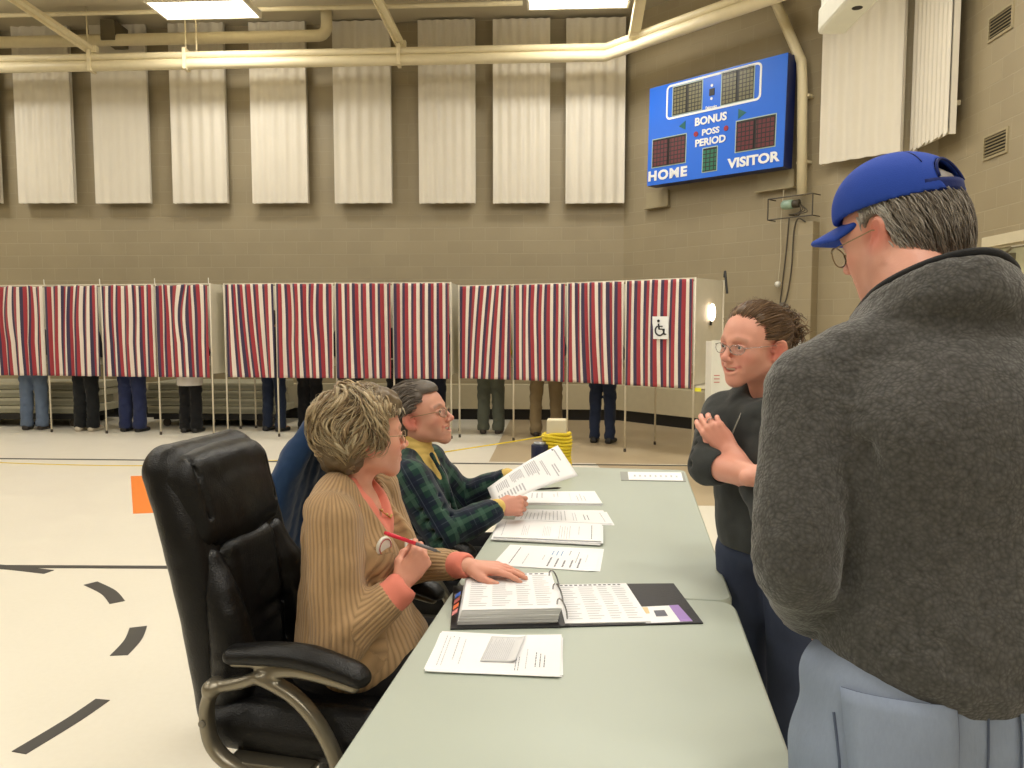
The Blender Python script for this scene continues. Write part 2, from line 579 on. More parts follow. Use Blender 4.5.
def arc_mark(label, pts, w_):
    c = cr([(*p, 0) for p in pts], 6); L = []; Rr = []
    for i, p in enumerate(c):
        t = (c[min(i+1, len(c)-1)]-c[max(i-1, 0)]).normalized(); n = Vector((-t.y, t.x, 0))*w_/2
        L.append((p+n).xy); Rr.append((p-n).xy)
    return mark(label, L+Rr[::-1])
arc_mark('short grey dash of the painted floor arc, below the first thin grey line', [(-2.42, 4.38), (-2.24, 4.23), (-2.11, 4.07)], .075)
arc_mark('grey dash of the floor arc, nearly upright, left of the black chair', [(-1.835, 3.73), (-1.785, 3.57), (-1.765, 3.40)], .078)
arc_mark('long grey dash of the floor arc at the lower left', [(-1.62, 2.985), (-1.65, 2.82), (-1.71, 2.60)], .062)
arc_mark('farthest grey dash of the floor arc, touching the thin grey line at left', [(-3.30, 4.72), (-3.05, 4.665), (-2.78, 4.585)], .07)
mark('orange rectangle taped on the floor left of the black chair', [(-3.74, 7.56), (-2.98, 6.04), (-2.62, 6.10), (-3.2, 7.62)], M_forange)

# ---------------------------------------------------------------- corrugated acoustic panels
def panel_mat():
    t = NT('panel_cream')
    c = t.coord()
    n = t.noise(c, 2.5, 5)
    t.l(t.mix(n.outputs['Fac'], lin((214, 207, 192)), lin((224, 217, 202))), t.b.inputs['Base Color'])
    t.b.inputs['Roughness'].default_value = .55
    return t.m
M_panel = panel_mat()
def panel(label, pos, rz, wd_, ht, tilt, depth=.022, ribs=5, group='cream corrugated panels on the back wall', th=.05, jag=False):
    """local x along the wall, -y to the room, origin at the bottom centre"""
    t = thing('acoustic_panel', label, 'wall panel', pos, rz, group)
    t.rotation_euler = (tilt, 0, rz)
    mb = MB(); n = 80; rows = []
    for (z) in (0, ht):
        row = []
        for i in range(n+1):
            u = i/n
            ph = (u*ribs) % 1
            prof = .5-.5*math.cos(2*PI*ph)
            zz = z
            if jag and z == 0: zz = .03*prof+.012*math.sin(u*40)
            row.append(((u-.5)*wd_, -th-depth*(1-prof), zz))
        rows.append(row)
    mb.grid(rows)
    mb.build('panel_sheet', M_panel, t)
    fr = MB()
    fr.box((-wd_/2+.01, -th/2, ht/2), (.02, th, ht)).box((wd_/2-.01, -th/2, ht/2), (.02, th, ht))
    fr.box((0, -th/2, ht-.012), (wd_-.044, th, .02)).box((0, -th/2, .05), (wd_-.044, th, .02))
    fr.box((0, -.006, ht/2), (wd_-.044, .01, ht-.06))
    fr.build('panel_frame', M_panel, t)
    for sx in (-1, 1):
        for z in (.35, ht-.35):
            MB().box((sx*wd_*.3, .055, z), (.05, .107, .05)).build('wall_bracket', M_cream, t)
    return t
def xs(px, Y): return (px-512)/FPX*Y
def zs(py, Y): return CH+Y*math.tan(math.atan(-(py-384)/FPX)-PITCH)
spec = [(-27, 57, 4, ''), (47, 57, 5, ''), (123, 56, 0, ''), (201, 55, 5, ''), (281, 56, 5, ''), (364, 57, 5, ''), (448, 56, 6, ''), (522, 56, 6, ''), (595.5, 58, 5, '')]
plab = ['leftmost cream wall panel, cut off by the left edge of the photo',
        'cream ribbed wall panel above the first voting booths, second from the left',
        'smooth cream wall panel between two ribbed ones, third from the left',
        'cream ribbed wall panel right under the left ceiling light',
        'cream ribbed wall panel beside the elbow of the short cream pipe, left of it',
        'cream ribbed wall panel with a slanting ceiling brace at its top',
        'cream wall panel left of the dark gap below the long bulkhead, fourth from the corner',
        'cream wall panel under the left end of the right ceiling light',
        'cream ribbed wall panel in the corner next to the blue scoreboard']
plab[6] = 'cream wall panel third from the corner with the blue scoreboard'
for (cx, w_, rb, _), lb in zip(spec, plab):
    Y = 12.0-.057*xs(cx, 12)
    p = Vector((xs(cx, Y-.05), 0, 0)); p = wb(p.x, .12, zs(200.5, Y-.12))
    panel(lb, p, RZ, (w_)/FPX*(Y*math.cos(PITCH)+.1), 2.74, 0, depth=.030 if rb else .008, ribs=rb or 6)
# corner wall panel and right wall panel
M_block2 = mat('vent_paint', (160, 148, 118), .45)
panel('wide cream ribbed panel on the corner wall above the blue cap', wd(3.74, .12, 3.42), RZD, .95, 2.66, 0, .03, 5, None)
panel('narrow cream panel with a ragged lower edge high on the right wall', wr(.27, .16, 3.42), RZE, .86, 2.66, 0, .02, 9, None, .06, True)

def vent(label, t_, z):
    v = thing('wall_vent', label, 'vent', wr(t_, 0, z), RZE, 'louvred vents on the right wall')
    fr = MB(); w_, h_ = .42, .24
    for sx in (-1, 1): fr.box((sx*(w_/2-.012), -.008, 0), (.024, .016, h_))
    for sz in (-1, 1): fr.box((0, -.008, sz*(h_/2-.012)), (w_-.048, .016, .024))
    fr.build('vent_frame', M_block2, v)
    MB().box((0, -.002, 0), (w_-.05, .003, h_-.05)).build('vent_back', M_black, v)
    for k in range(6):
        s_ = MB().box((0, 0, 0), (w_-.05, .022, .009), Euler((R(35), 0, 0)).to_matrix())
        o = s_.build('vent_slat', M_block2, v); o.location = (0, -.014, -h_/2+.042+k*(h_-.084)/5)
    return v
vent('upper wall vent, near the ceiling at the top right corner', 1.15, 4.34)
vent('lower wall vent, above the white door frame', 1.155, 3.21)
# ---------------------------------------------------------------- ceiling lights
M_diff = mat('light_diffuser', (255, 250, 235), .5, emit=(255, 246, 222), estr=6)
M_fix = mat('fixture_white', (225, 220, 205), .4)
def make_light():
    t = thing('ceiling_light', 'bright fluorescent ceiling light', 'ceiling light', (0, 0, 0), RZ)
    mb = MB()
    W, Lg, Hh = 1.34, .62, .09
    mb.box((0, -Lg/2+.015, 0), (W, .03, Hh)).box((0, Lg/2-.015, 0), (W, .03, Hh))
    mb.box((-W/2+.015, 0, 0), (.03, Lg-.06, Hh)).box((W/2-.015, 0, 0), (.03, Lg-.06, Hh))
    mb.box((0, 0, Hh/2-.02), (W-.06, .10, .03))
    mb.build('light_housing', M_fix, t)
    MB().box((0, 0, -Hh/2+.012), (W-.06, Lg-.06, .012)).build('diffuser', M_diff, t)
    for sx in (-1, 1):
        MB().tube([(sx*.45, 0, Hh/2), (sx*.45, 0, CEIL-5.72)], .008, 6).build('hanger_rod', M_cream, t)
    return t
def area(loc, rz, e, sx=1.15, sy=.55, up=False):
    l = bpy.data.lights.new('tube_light', 'AREA'); l.shape = 'RECTANGLE'; l.size = sx; l.size_y = sy
    l.energy = e; l.color = (1, .98, .94)
    o = bpy.data.objects.new('tube_light', l); COL.objects.link(o)
    o.location = loc; o.rotation_euler = (PI if up else 0, 0, rz)
    return o
light0 = make_light()
cols_ = [-9.2, -3.95, .98, 3.6]
LE = 49
spots = []
# two fixtures reach into the photo
spots.append((-4.12, 10.78)); spots.append((.86, 10.44))
for X in (-8.7, -3.9, .8):
    for Y in (7.3, 4.0, .6, -2.8): spots.append((X, Y))
spots.append((-8.7, 10.8))
spots.append((3.0, 6.2)); spots.append((3.2, 2.5)); spots.append((3.2, -1.5))
for i, (X, Y) in enumerate(spots):
    o = light0 if i == 0 else copy_tree(light0)
    o.location = (X, Y, 5.72)
    if i == 0: tag(o, 'left one of the two glowing ceiling lights at the top edge')
    elif i == 1: tag(o, 'right one of the two glowing ceiling lights, above the wall corner')
    else:
        tag(o, 'fluorescent ceiling light hanging outside the photo', group='ceiling lights of the gym')
    area((X, Y, 5.665), RZ, LE)
    area((X, Y, 5.78), RZ, LE*.35, up=True)

# ---------------------------------------------------------------- cream rail along back and corner walls
def corner_pt(off, z):
    a = wb(0, off, 0); b = wd(0, off, 0)
    det = U.x*(-D.y)-U.y*(-D.x); r = b-a
    s = (r.x*(-D.y)-r.y*(-D.x))/det
    p = a+U*s
    return Vector((p.x, p.y, z))
t = thing('ceiling_rail', 'long double cream rail running along the back wall and bending along the corner wall', 'rail', wb(-4, .85, 5.2), 0)
rp = lambda z: [wb(-10.7, .85, z), wb(-5, .85, z), corner_pt(.85, z), wd(2.0, .85, z), wd(3.6, .85, z)]
MB().tube(rp(5.29), .078, 14).build('lower_pipe', M_pipe, t, smooth=True, world=True)
MB().tube([p-V_*.03 for p in rp(5.405)], .05, 12).build('upper_pipe', M_pipe, t, smooth=True, world=True)
for X in (-9, -6.15, -4.72, -1.58):
    MB().box(wb(X, .85, 5.35), (.05, .18, .30)).build('rail_clamp', M_pipe, t, world=True)
def brace(label, a, b, w_=.11):
    t = MB(); a = Vector(a); b = Vector(b); d = b-a
    q = d.to_track_quat('X', 'Z').to_matrix()
    t.box((a+b)/2, (d.length, w_, .05), q).box((a+b)/2+q@Vector((0, -w_/2+.008, -.045)), (d.length, .014, .05), q)
    e = thing('roof_brace', label, 'brace', a)
    t.build('brace_bar', M_pipe, e, world=True)
    k = MB().box(a+Vector((0, 0, .0)), (.15, .10, .10)); k.build('brace_foot', M_pipe, e, world=True)
    return e
def toward(a, Y2, px_, z2): return (Vector(a), Vector((px_, Y2, z2)))
brace('slanting cream ceiling brace at the upper left corner', wb(-6.13, .85, 5.52), (-7.0, 9.6, 6.1))
brace('slanting cream ceiling brace midway between the two ceiling lights', wb(-1.56, .80, 5.52), (-1.98, 9.35, 6.1))
brace('steep cream ceiling brace above the wall corner next to the right light', Vector((1.66, 10.9, 5.42)), (1.66, 9.7, 6.1), .15)
brace('short cream ceiling brace touching the left ceiling light', (-5.35, 11.0, 5.98), (-5.6, 10.4, 6.1), .14)
for X, l_ in ((-4.72, 'thin steel hanger rod left of its twin below the left ceiling light'), (-4.56, 'thin steel hanger rod right of its twin below the left ceiling light'), (-6.2, 'thin hanger rod at the foot of the upper left brace')):
    o = MB().tube([wb(X, .85, 5.36), wb(X, .85, CEIL)], .011, 8).build('hanger_rod', M_pipe, smooth=True); tag(o, l_, 'rod')
# short pipe with an elbow under the ceiling
pz = 5.78
pts = [wb(-10.7, .5, pz), wb(-6, .5, pz), wb(-2.86, .5, pz)]
pts += [wb(-2.86+.13*math.sin(R(a)), .5, pz+.13-.13*math.cos(R(a))) for a in (15, 35, 55, 75, 90)]+[wb(-2.73, .5, CEIL-.002)]
o = MB().tube(pts, .085, 16).build('water_pipe', M_pipe, smooth=True)
tag(o, 'thick cream pipe under the ceiling at left, turning up in an elbow', 'pipe')
o = MB().tube([wb(-10.7, .9, 6.02), wb(0.2, .9, 6.02)], .032, 10).build('water_pipe', M_pipe, smooth=True)
tag(o, 'thin cream conduit pipe high at the ceiling along the top left edge', 'pipe')
o = MB().box(wb(-6.05, .35, 5.90), (.22, .5, .30), bev=.01).build('beam_bracket', mat('dark_beam', (98, 88, 66), .6)); tag(o, 'dark square beam bracket above the short cream pipe', 'bracket')
# slanted and upright conduit on the corner wall
pts = [wd(2.45, .14, 5.86), wd(2.90, .14, 4.86), wd(2.965, .14, 4.72), wd(2.985, .14, 4.5), wd(3.02, .14, 3.09)]
t = thing('wall_conduit', 'cream conduit running slanted then straight down right of the blue scoreboard', 'conduit', wd(3, .14, 3.09), 0)
MB().tube(pts, .062, 14).build('conduit_pipe', M_pipe, t, smooth=True, world=True)
for k in (3.5, 4.3): MB().box(wd(3.0, .07, k), (.15, .12, .03), Matrix.Rotation(RZD, 3, 'Z')).build('conduit_strap', M_pipe, t, world=True)
# boxed chase below it
o = MB().box((0, -.08, 1.38), (.38, .16, 2.76), bev=.01).build('trim_7', M_block); o.location = wd(3.0, 0, 0); o.rotation_euler = (0, 0, RZD); tag(o, kind='structure')
# wire guard with a bell/lamp
t = thing('wire_guard', 'thin wire guard round the bell under the conduit on the corner wall', 'wire guard', wd(2.94, .1, 2.95), RZD)
M_wire = mat('dark_wire', (70, 62, 48), .5)
mb = MB()
for z in (-.14, .12):
    mb.tube([(-.30, 0, z), (-.30, -.18, z), (.30, -.18, z), (.30, 0, z)], .008, 6)
for x in (-.30, .30): mb.tube([(x, -.18, -.14), (x, -.18, .12)], .008, 6)
mb.build('guard_wires', M_wire, t)
t = thing('wall_bell', 'pale green round bell sticking out below the conduit', 'bell', wd(2.94, .1, 2.99), RZD)
rot = Euler((0, R(-90), 0)).to_matrix()
MB().lathe([(.02, .0), (.055, .005), (.06, .04), (.06, .13), (.045, .15), (.0, .155)], (-.02, -.06, 0), 18, 0, rot).build('bell_cup', mat('pale_green_glass', (150, 176, 158), .3), t, smooth=True)
MB().lathe([(.02, 0), (.05, .01), (.05, .09), (.02, .1)], (.07, -.06, 0), 14, 0, rot).build('bell_base', M_wire, t, smooth=True)
mb = MB()
for k in range(4):
    mb.tube(cr([(.06, -.06, .0), (.10+.03*k, -.10, -.06-.02*k), (.08-.05*k, -.07, -.13), (.0+.03*k, -.02, -.16)], 5), .007, 6)
mb.build('bell_wires', M_wire, t, smooth=True)
# hanging cables
t = thing('hanging_cable', 'dark cables hanging down the corner wall to a tied coil', 'cable', wd(2.9, .18, 1.7), RZD)
mb = MB()
mb.tube(cr([(-.02, 0, 1.12), (-.05, 0, .7), (-.09, 0, .3), (-.12, 0, .0)], 6), .009, 6)
mb.tube(cr([(.20, .0, 1.05), (.10, 0, 1.10), (.05, 0, .95), (.03, 0, .5), (-.02, 0, .15), (-.08, 0, 0)], 6), .009, 6)
mb.build('cable_run', M_wire, t, smooth=True)
mb = MB(); rr = random.Random(4)
for k in range(7):
    a = k*.5
    mb.tube([(-.08+(.09+.02*rr.random())*math.cos(u)*math.cos(a), .0+.05*math.cos(u)*math.sin(a), -.02-.02*k*.3+(.07+.02*rr.random())*math.sin(u)) for u in [i*2*PI/14 for i in range(15)]], .008, 6)
mb.build('cable_coil', mat('grey_cable', (112, 106, 96), .5), t, smooth=True)
t = thing('pull_cord', 'thin cord with a white knob hanging left of the dark cables', 'cord', wd(2.70, .1, 2.0), RZD)
MB().tube(cr([(.05, 0, 1.2), (.02, 0, .8), (.03, 0, .4), (0, 0, .03)], 5), .005, 5).build('cord_line', M_cream, t)
MB().lathe([(.01, .04), (.035, .03), (.04, 0), (.025, -.03), (0, -.035)], n=14).build('cord_knob', M_white, t, smooth=True)
# support ledges of the scoreboard
for l_, t0, w_, z in (('wall bracket plate under the lower left corner of the scoreboard', .68, .40, 3.33), ('wall bracket plate under the lower right corner of the scoreboard', 2.60, .52, 3.34)):
    t = thing('scoreboard_bracket', l_, 'bracket', wd(t0, 0, z), RZD)
    MB().box((0, -.03, 0), (w_, .05, .22)).build('bracket_plate', M_block2, t)
    MB().box((0, -.055, -.12), (w_+.03, .10, .02)).build('bracket_lip', M_block2, t)

# ---------------------------------------------------------------- scoreboard
M_blue = mat('scoreboard_blue', (30, 106, 224), .35, var=.04, nscale=2)
M_bdark = mat('scoreboard_side', (14, 32, 92), .4)
M_wht = mat('painted_white', (236, 238, 240), .5)
sb = thing('scoreboard', 'blue basketball scoreboard hung slightly crooked on the corner wall', 'scoreboard', wd(.725, .34, 3.475), RZD)
sb.rotation_euler = Euler((0, R(1.15), RZD))
SW, SH = 2.15, 1.375
MB().box((SW/2, .11, SH/2), (SW, .20, SH), bev=.012).build('scoreboard_case', M_bdark, sb)
MB().box((SW/2, .004, SH/2), (SW-.01, .012, SH-.01)).build('scoreboard_face', M_blue, sb)
for x in (.3, 1.85):
    for z in (.3, 1.1): MB().box((x, .275, z), (.08, .13, .08)).build('scoreboard_mount', M_block2, sb)
def rrect(x0, x1, z0, z1, r, n=6):
    pts = []
    for cx, cz, a0 in ((x1-r, z1-r, 0), (x0+r, z1-r, 90), (x0+r, z0+r, 180), (x1-r, z0+r, 270)):
        for i in range(n+1):
            a = R(a0+90*i/n); pts.append((cx+r*math.cos(a), cz+r*math.sin(a)))
    return pts
def frame_mesh(x0, x1, z0, z1, r, w_, y):
    o = rrect(x0, x1, z0, z1, r); i = rrect(x0+w_, x1-w_, z0+w_, z1-w_, max(r-w_, .001)); n = len(o)
    vs = [(x, y, z) for x, z in o]+[(x, y, z) for x, z in i]
    return MB().add(vs+[(x, y+.004, z) for x, y_, z in vs], [(k, n+k, n+(k+1) % n, (k+1) % n) for k in range(n)]+[(2*n+k, 2*n+(k+1) % n, k, (k+1) % n)[:0] or (2*n+k, k, (k+1) % n, 2*n+(k+1) % n) for k in range(n)])
frame_mesh(.31, 1.80, .875, 1.375-.03, .07, .028, -.006).build('clock_border', M_wht, sb)
def digit_mat(name, col, gx, gz):
    t = NT(name); c = t.coord(); sp = t.n('ShaderNodeSeparateXYZ'); t.l(c, sp.inputs[0])
    fx = t.math('FRACT', t.math('MULTIPLY', sp.outputs[0], gx)); fz = t.math('FRACT', t.math('MULTIPLY', sp.outputs[2], gz))
    a = t.math('GREATER_THAN', fx, .22); b = t.math('GREATER_THAN', fz, .22)
    t.l(t.mix(t.math('MULTIPLY', a, b), lin((24, 20, 22)), lin(col)), t.b.inputs['Base Color'])
    t.b.inputs['Roughness'].default_value = .35
    return t.m
M_dy = digit_mat('digit_lamps_yellow', (112, 108, 78), 19, 19)
M_dr = digit_mat('digit_lamps_red', (96, 34, 44), 17, 17)
M_dg = digit_mat('digit_lamps_green', (30, 108, 84), 16, 18)
M_line = mat('digit_outline', (170, 190, 180), .5)
def digits(name, x0, x1, z0, z1, m, split=True):
    f = frame_mesh(x0-.012, x1+.012, z0-.012, z1+.012, .006, .012, -.006).build('digit_frame', M_line, sb)
    cx = (x0+x1)/2; rects = [(x0, cx-.012), (cx+.012, x1)] if split else [(x0, x1)]
    p = MB().box((cx, -.003, (z0+z1)/2), (x1-x0, .006, z1-z0)).build('digit_window', M_black, sb)
    for a, b in rects:
        o = MB().box((0, 0, (z1-z0)/2-.01), (b-a-.01, .006, z1-z0-.02)).build('digit_lamps', m, p); o.location = ((a+b)/2, -.008, z0+.0)
digits('clock', .425, .905, .92, 1.30, M_dy); digits('clock', 1.215, 1.69, .915, 1.32, M_dy)
digits('home', .09, .665, .255, .635, M_dr); digits('visitor', 1.46, 2.02, .275, .66, M_dr); digits('period', .955, 1.175, .085, .39, M_dg, False)
for z in (1.03, 1.20): MB().lathe([(.018, 0), (.018, .006)], (1.062, -.004, z), 14, 0, Euler((R(90), 0, 0)).to_matrix()).build('clock_colon', M_wht, sb)
MB().box((1.062, -.004, 1.115), (.08, .008, .09)).build('clock_colon_box', M_black, sb)
M_arrow = mat('arrow_green', (18, 96, 96), .4)
MB().slab([(.54, -.006, .755), (.65, -.006, .695), (.65, -.006, .815)], .004, nrm=(0, -1, 0)).build('bonus_arrow', M_arrow, sb)
MB().slab([(1.60, -.006, .755), (1.48, -.006, .82), (1.48, -.006, .69)], .004, nrm=(0, -1, 0)).build('bonus_arrow', M_arrow, sb)
for x in (.83, 1.305):
    MB().lathe([(.035, 0), (.035, .006)], (x, -.004, .605), 18, 0, Euler((R(90), 0, 0)).to_matrix()).build('possession_lamp', mat('lamp_red', (150, 36, 52), .4), sb)
def text(s_, x0, x1, z0, z1, m, parent, name='lettering', off=.02, y=-.008, space=1.0):
    cu = bpy.data.curves.new(name, 'FONT'); cu.body = s_; cu.size = 1; cu.offset = off; cu.space_character = space; cu.extrude = .004; cu.resolution_u = 3
    o = bpy.data.objects.new(name, cu); COL.objects.link(o)
    bpy.context.view_layer.update()
    me = bpy.data.meshes.new_from_object(o.evaluated_get(bpy.context.evaluated_depsgraph_get()))
    bpy.data.objects.remove(o); me.materials.clear(); me.materials.append(m)
    o = bpy.data.objects.new(name, me); COL.objects.link(o)
    bpy.context.view_layer.update()
    bb = [Vector(c) for c in o.bound_box]
    bx0, bx1 = min(b.x for b in bb), max(b.x for b in bb); by0, by1 = min(b.y for b in bb), max(b.y for b in bb)
    sx = (x1-x0)/(bx1-bx0); sy = (z1-z0)/(by1-by0)
    o.parent = parent
    o.scale = (sx, sy, .5)
    o.rotation_euler = (R(90), 0, 0)
    o.location = (x0-bx0*sx, y, z0-by0*sy)
    return o
text('BONUS', .81, 1.31, .71, .82, M_wht, sb, off=.035)
text('POSS', .93, 1.205, .565, .65, M_wht, sb, off=.035)
text('PERIOD', .825, 1.305, .43, .53, M_wht, sb, off=.035)
text('HOME', .03, .705, .062, .205, M_wht, sb, off=.045, space=1.15)
text('VISITOR', 1.345, 2.10, .075, .205, M_wht, sb, off=.04)
text('Daktronics', .975, 1.15, .90, .94, M_wht, sb, off=.02)

# ---------------------------------------------------------------- door in the right wall
def dbox(mb, t0, t1, o0, o1, z0, z1):
    mb.box(((t0+t1)/2, -(o0+o1)/2, (z0+z1)/2), (abs(t1-t0), abs(o1-o0), z1-z0)); return mb
fr = MB()
dbox(fr, 1.07, 1.17, 0, .05, 0, 2.23); dbox(fr, 2.17, 2.27, 0, .05, 0, 2.23); dbox(fr, 1.07, 2.27, 0, .05, 2.23, 2.33)
dbox(fr, 1.17, 1.195, 0, .022, 0, 2.205); dbox(fr, 2.145, 2.17, 0, .022, 0, 2.205); dbox(fr, 1.17, 2.17, 0, .022, 2.205, 2.23)
d0 = thing('door_1', None, None, wr(0, 0, 0), RZE); tag(d0, kind='structure')
fr.build('door_frame', M_trim, d0)
dl = dbox(MB(), 1.20, 2.14, .0, .006, .005, 2.20); dl.build('door_leaf', M_door, d0)
cl = MB(); dbox(cl, 1.30, 1.58, .006, .06, 2.08, 2.14)
cl.tube([(1.50, -.05, 2.15), (1.80, -.16, 2.17), (1.95, -.03, 2.19)], .012, 8)
cl.build('door_closer', mat('closer_grey', (120, 114, 96), .4, .6), d0)
MB().lathe([(.028, 0), (.028, .03), (.012, .035), (.012, .06), (.03, .065), (.03, .09)], (2.05, -.006, 1.0), 14, 0, Euler((R(90), 0, 0)).to_matrix()).build('door_knob', mat('brass', (170, 140, 80), .3, .9), d0)

# ---------------------------------------------------------------- side basketball backboard seen from below at the top right
bbd = thing('basketball_backboard', 'edge of a white padded basketball backboard hanging at the top right', 'backboard', (1.66, 3.4, 3.05), RZ)
M_pad = mat('white_padding', (222, 220, 204), .45)
mb = MB()
mb.box((0, 0, .05), (.15, 1.83, .14), bev=.02)
for sy in (-1, 1): mb.box((0, sy*.875, .59), (.12, .08, .96), bev=.01)
mb.box((0, 0, 1.09), (.12, 1.83, .08), bev=.01)
mb.build('backboard_padding', M_pad, bbd)
gm = NT('backboard_glass'); gm.b.inputs['Base Color'].default_value = (*lin((205, 208, 195)), 1); gm.b.inputs['Roughness'].default_value = .15; gm.b.inputs['Alpha'].default_value = .7
MB().box((0, 0, .585), (.02, 1.67, .93)).build('backboard_glass', gm.m, bbd)
for y in (.50, .28): MB().tube([(.115, y, .0+.02), (.115, y, CEIL-3.05)], .036, 16).build('support_post', M_black, bbd, auto=40)
MB().box((.07, .39, .9), (.02, .4, .5)).build('support_plate', M_black, bbd)
MB().lathe([(.025, -.001), (.025, .001)], (0, .55, -.0215), 16).build('bolt_hole', M_black, bbd)
# ---------------------------------------------------------------- voting booths
def stripe_mat():
    t = NT('striped_curtain')
    a = t.attr('fu').outputs['Fac']
    f = t.math('FRACT', t.math('MULTIPLY', a, 1/.118))
    navy, red, wht = lin((44, 38, 74)), lin((158, 38, 52)), lin((232, 222, 210))
    m1 = t.math('GREATER_THAN', f, .30); m2 = t.math('GREATER_THAN', f, .66)
    c = t.mix(m2, t.mix(m1, navy, red), wht)
    n = t.noise(t.coord(), 260, 2)
    t.l(t.mix(t.math('MULTIPLY', n.outputs['Fac'], .18), c, (.25, .18, .16)), t.b.inputs['Base Color'])
    t.b.inputs['Roughness'].default_value = .85
    t.b.inputs['Sheen Weight'].default_value = .2
    return t.m
M_curt = stripe_mat()
M_post = mat('booth_post', (214, 206, 186), .4)
M_bpan = mat('booth_panel_white', (214, 208, 190), .5)
M_rub = mat('rubber_tip', (60, 52, 42), .7)
BT = 2.03; CB = .785

def curtain(parent, w_, seed, shear=0, kink=0, pin=0, pinch=.0, z0=CB, z1=BT-.01, phase=0):
    r = random.Random(seed)
    nu, nv = 90, 30; a1 = .008+.010*r.random(); f1 = 3+r.randrange(3); f2 = 6+r.randrange(4); p1 = r.random()*6; p2 = r.random()*6
    vs = []; fu = []
    for j in range(nv+1):
        v = j/nv; z = z1+(z0-z1)*v
        for i in range(nu+1):
            u = i/nu
            env = math.sin(PI*u)
            x = (u-.5)*w_ + shear*(.5-v)*env*1.0 + kink*math.sin(PI*min(1, v*1.6))*math.sin(2*PI*u+p1)*env
            x += pinch*math.exp(-((v)/.22)**2)*math.sin(4*PI*u+p2)*env
            y = -a1*(1+v*.8)*math.sin(2*PI*f1*u+p1+.9*v)-.5*a1*math.sin(2*PI*f2*u+p2-1.3*v)-.02*math.sin(PI*v)*env
            zz = z-(.02*abs(math.sin(PI*u*3+p1)) if v < .01 else 0)*(1 if pin else .3)*(1-v)
            vs.append((x, y, zz)); fu.append(u*w_*1.06+phase)
    fs = [(j*(nu+1)+i, j*(nu+1)+i+1, (j+1)*(nu+1)+i+1, (j+1)*(nu+1)+i) for j in range(nv) for i in range(nu)]
    me = bpy.data.meshes.new('curtain'); me.from_pydata(vs, [], fs); me.polygons.foreach_set('use_smooth', [True]*len(fs))
    set_float(me, fu, 'fu'); me.update()
    o = link('curtain', me, parent, M_curt)
    s = o.modifiers.new('thickness', 'SOLIDIFY'); s.thickness = .003
    return o

def booth(label, a, b, seed, first, last, group, dep=.72, clips=False, kw={}):
    """a, b: feet of the left and right front posts"""
    a = Vector((*a, 0)); b = Vector((*b, 0)); d = b-a; w_ = d.length
    t = thing('voting_booth', label, 'voting booth', a, math.atan2(d.y, d.x), group)
    def post(x, y, top=BT):
        o = MB().tube([(x, y, .03), (x, y, top)], .0115, 10).build('post', M_post, t, smooth=True)
        MB().lathe([(.014, 0), (.017, .005), (.015, .04), (.0, .041)], (x, y, 0), 10).build('foot_tip', M_rub, o, smooth=True)
        if clips and y == 0:
            MB().tube([(x-.015, 0, BT-.02), (x-.012, -.01, BT+.07)], .006, 6).build('clip', M_white, o)
    post(0.0 if first else .012, 0); post(.01, dep)
    if last: post(w_, 0); post(w_, dep)
    fr = MB()
    fr.tube([(0, 0, BT-.012), (w_, 0, BT-.012)], .010, 8)
    fr.build('top_rail', M_post, t, smooth=True)
    sp = MB().box((.008, dep/2, (BT+CB)/2+.02), (.006, dep-.02, BT-CB-.05)); sp.build('side_panel', M_bpan, t)
    if last: MB().box((w_-.004, dep/2, (BT+CB)/2+.02), (.006, dep-.02, BT-CB-.05)).build('side_panel', M_bpan, t)
    MB().box((w_/2, dep-.004, (BT+CB)/2+.06), (w_-.03, .006, BT-CB-.12)).build('back_panel', M_bpan, t)
    MB().box((w_/2, dep-.17, 1.02), (w_-.04, .30, .018)).build('writing_shelf', M_bpan, t)
    c = curtain(t, w_-.045, seed, pin=clips, z1=BT-.01, **kw); c.location = (w_/2+.006, -.022, 0)
    return t
g1 = [(-7.21, 10.84), (-6.395, 10.74), (-5.56, 10.60), (-4.76, 10.47), (-3.985, 10.35)]
g2 = [(-3.83, 10.44), (-3.11, 10.30), (-2.31, 10.22), (-1.55, 10.16), (-.79, 10.10)]
g3 = [(-.69, 10.22), (.01, 9.93), (.67, 9.55), (1.31, 9.05), (1.985, 8.50)]
G = 'red white and blue striped voting booths'
L1 = ['leftmost striped voting booth, cut off by the left edge, blue jeans below it', 'striped voting booth with black trousers and pale shoes below its curtain', 'striped voting booth with navy trousers below its curtain', 'striped voting booth whose curtain bunches at the top, white shirt hem showing below']
L2 = ['first striped voting booth right of the first gap, over dark blue jeans', 'striped voting booth over a person in black trousers with blue and white shoes', 'striped voting booth right behind the curly head of the seated woman', 'striped voting booth left of the second gap, above the woman with short grey hair']
L3 = ['first striped voting booth right of the second gap, over grey green trousers', 'striped voting booth over tan trousers', 'striped voting booth over dark jeans and black boots']
kws1 = [dict(kink=.035, pinch=.02), dict(kink=.012, shear=.05), dict(kink=.018), dict(kink=.03, pinch=.035)]
kws2 = [dict(shear=-.10), dict(kink=.02, shear=-.02), dict(shear=-.02), dict()]
kws3 = [dict(shear=.10), dict(shear=.0, kink=.008), dict(shear=-.05)]
for i in range(4): booth(L1[i], g1[i], g1[i+1], 11+i, i == 0, i == 3, G, clips=True, kw=kws1[i])
for i in range(4): booth(L2[i], g2[i], g2[i+1], 21+i, i == 0, i == 3, G, clips=False, kw=kws2[i])
BT = 1.995
for i in range(3): booth(L3[i], g3[i], g3[i+1], 31+i, i == 0, False, G, clips=False, kw=kws3[i])
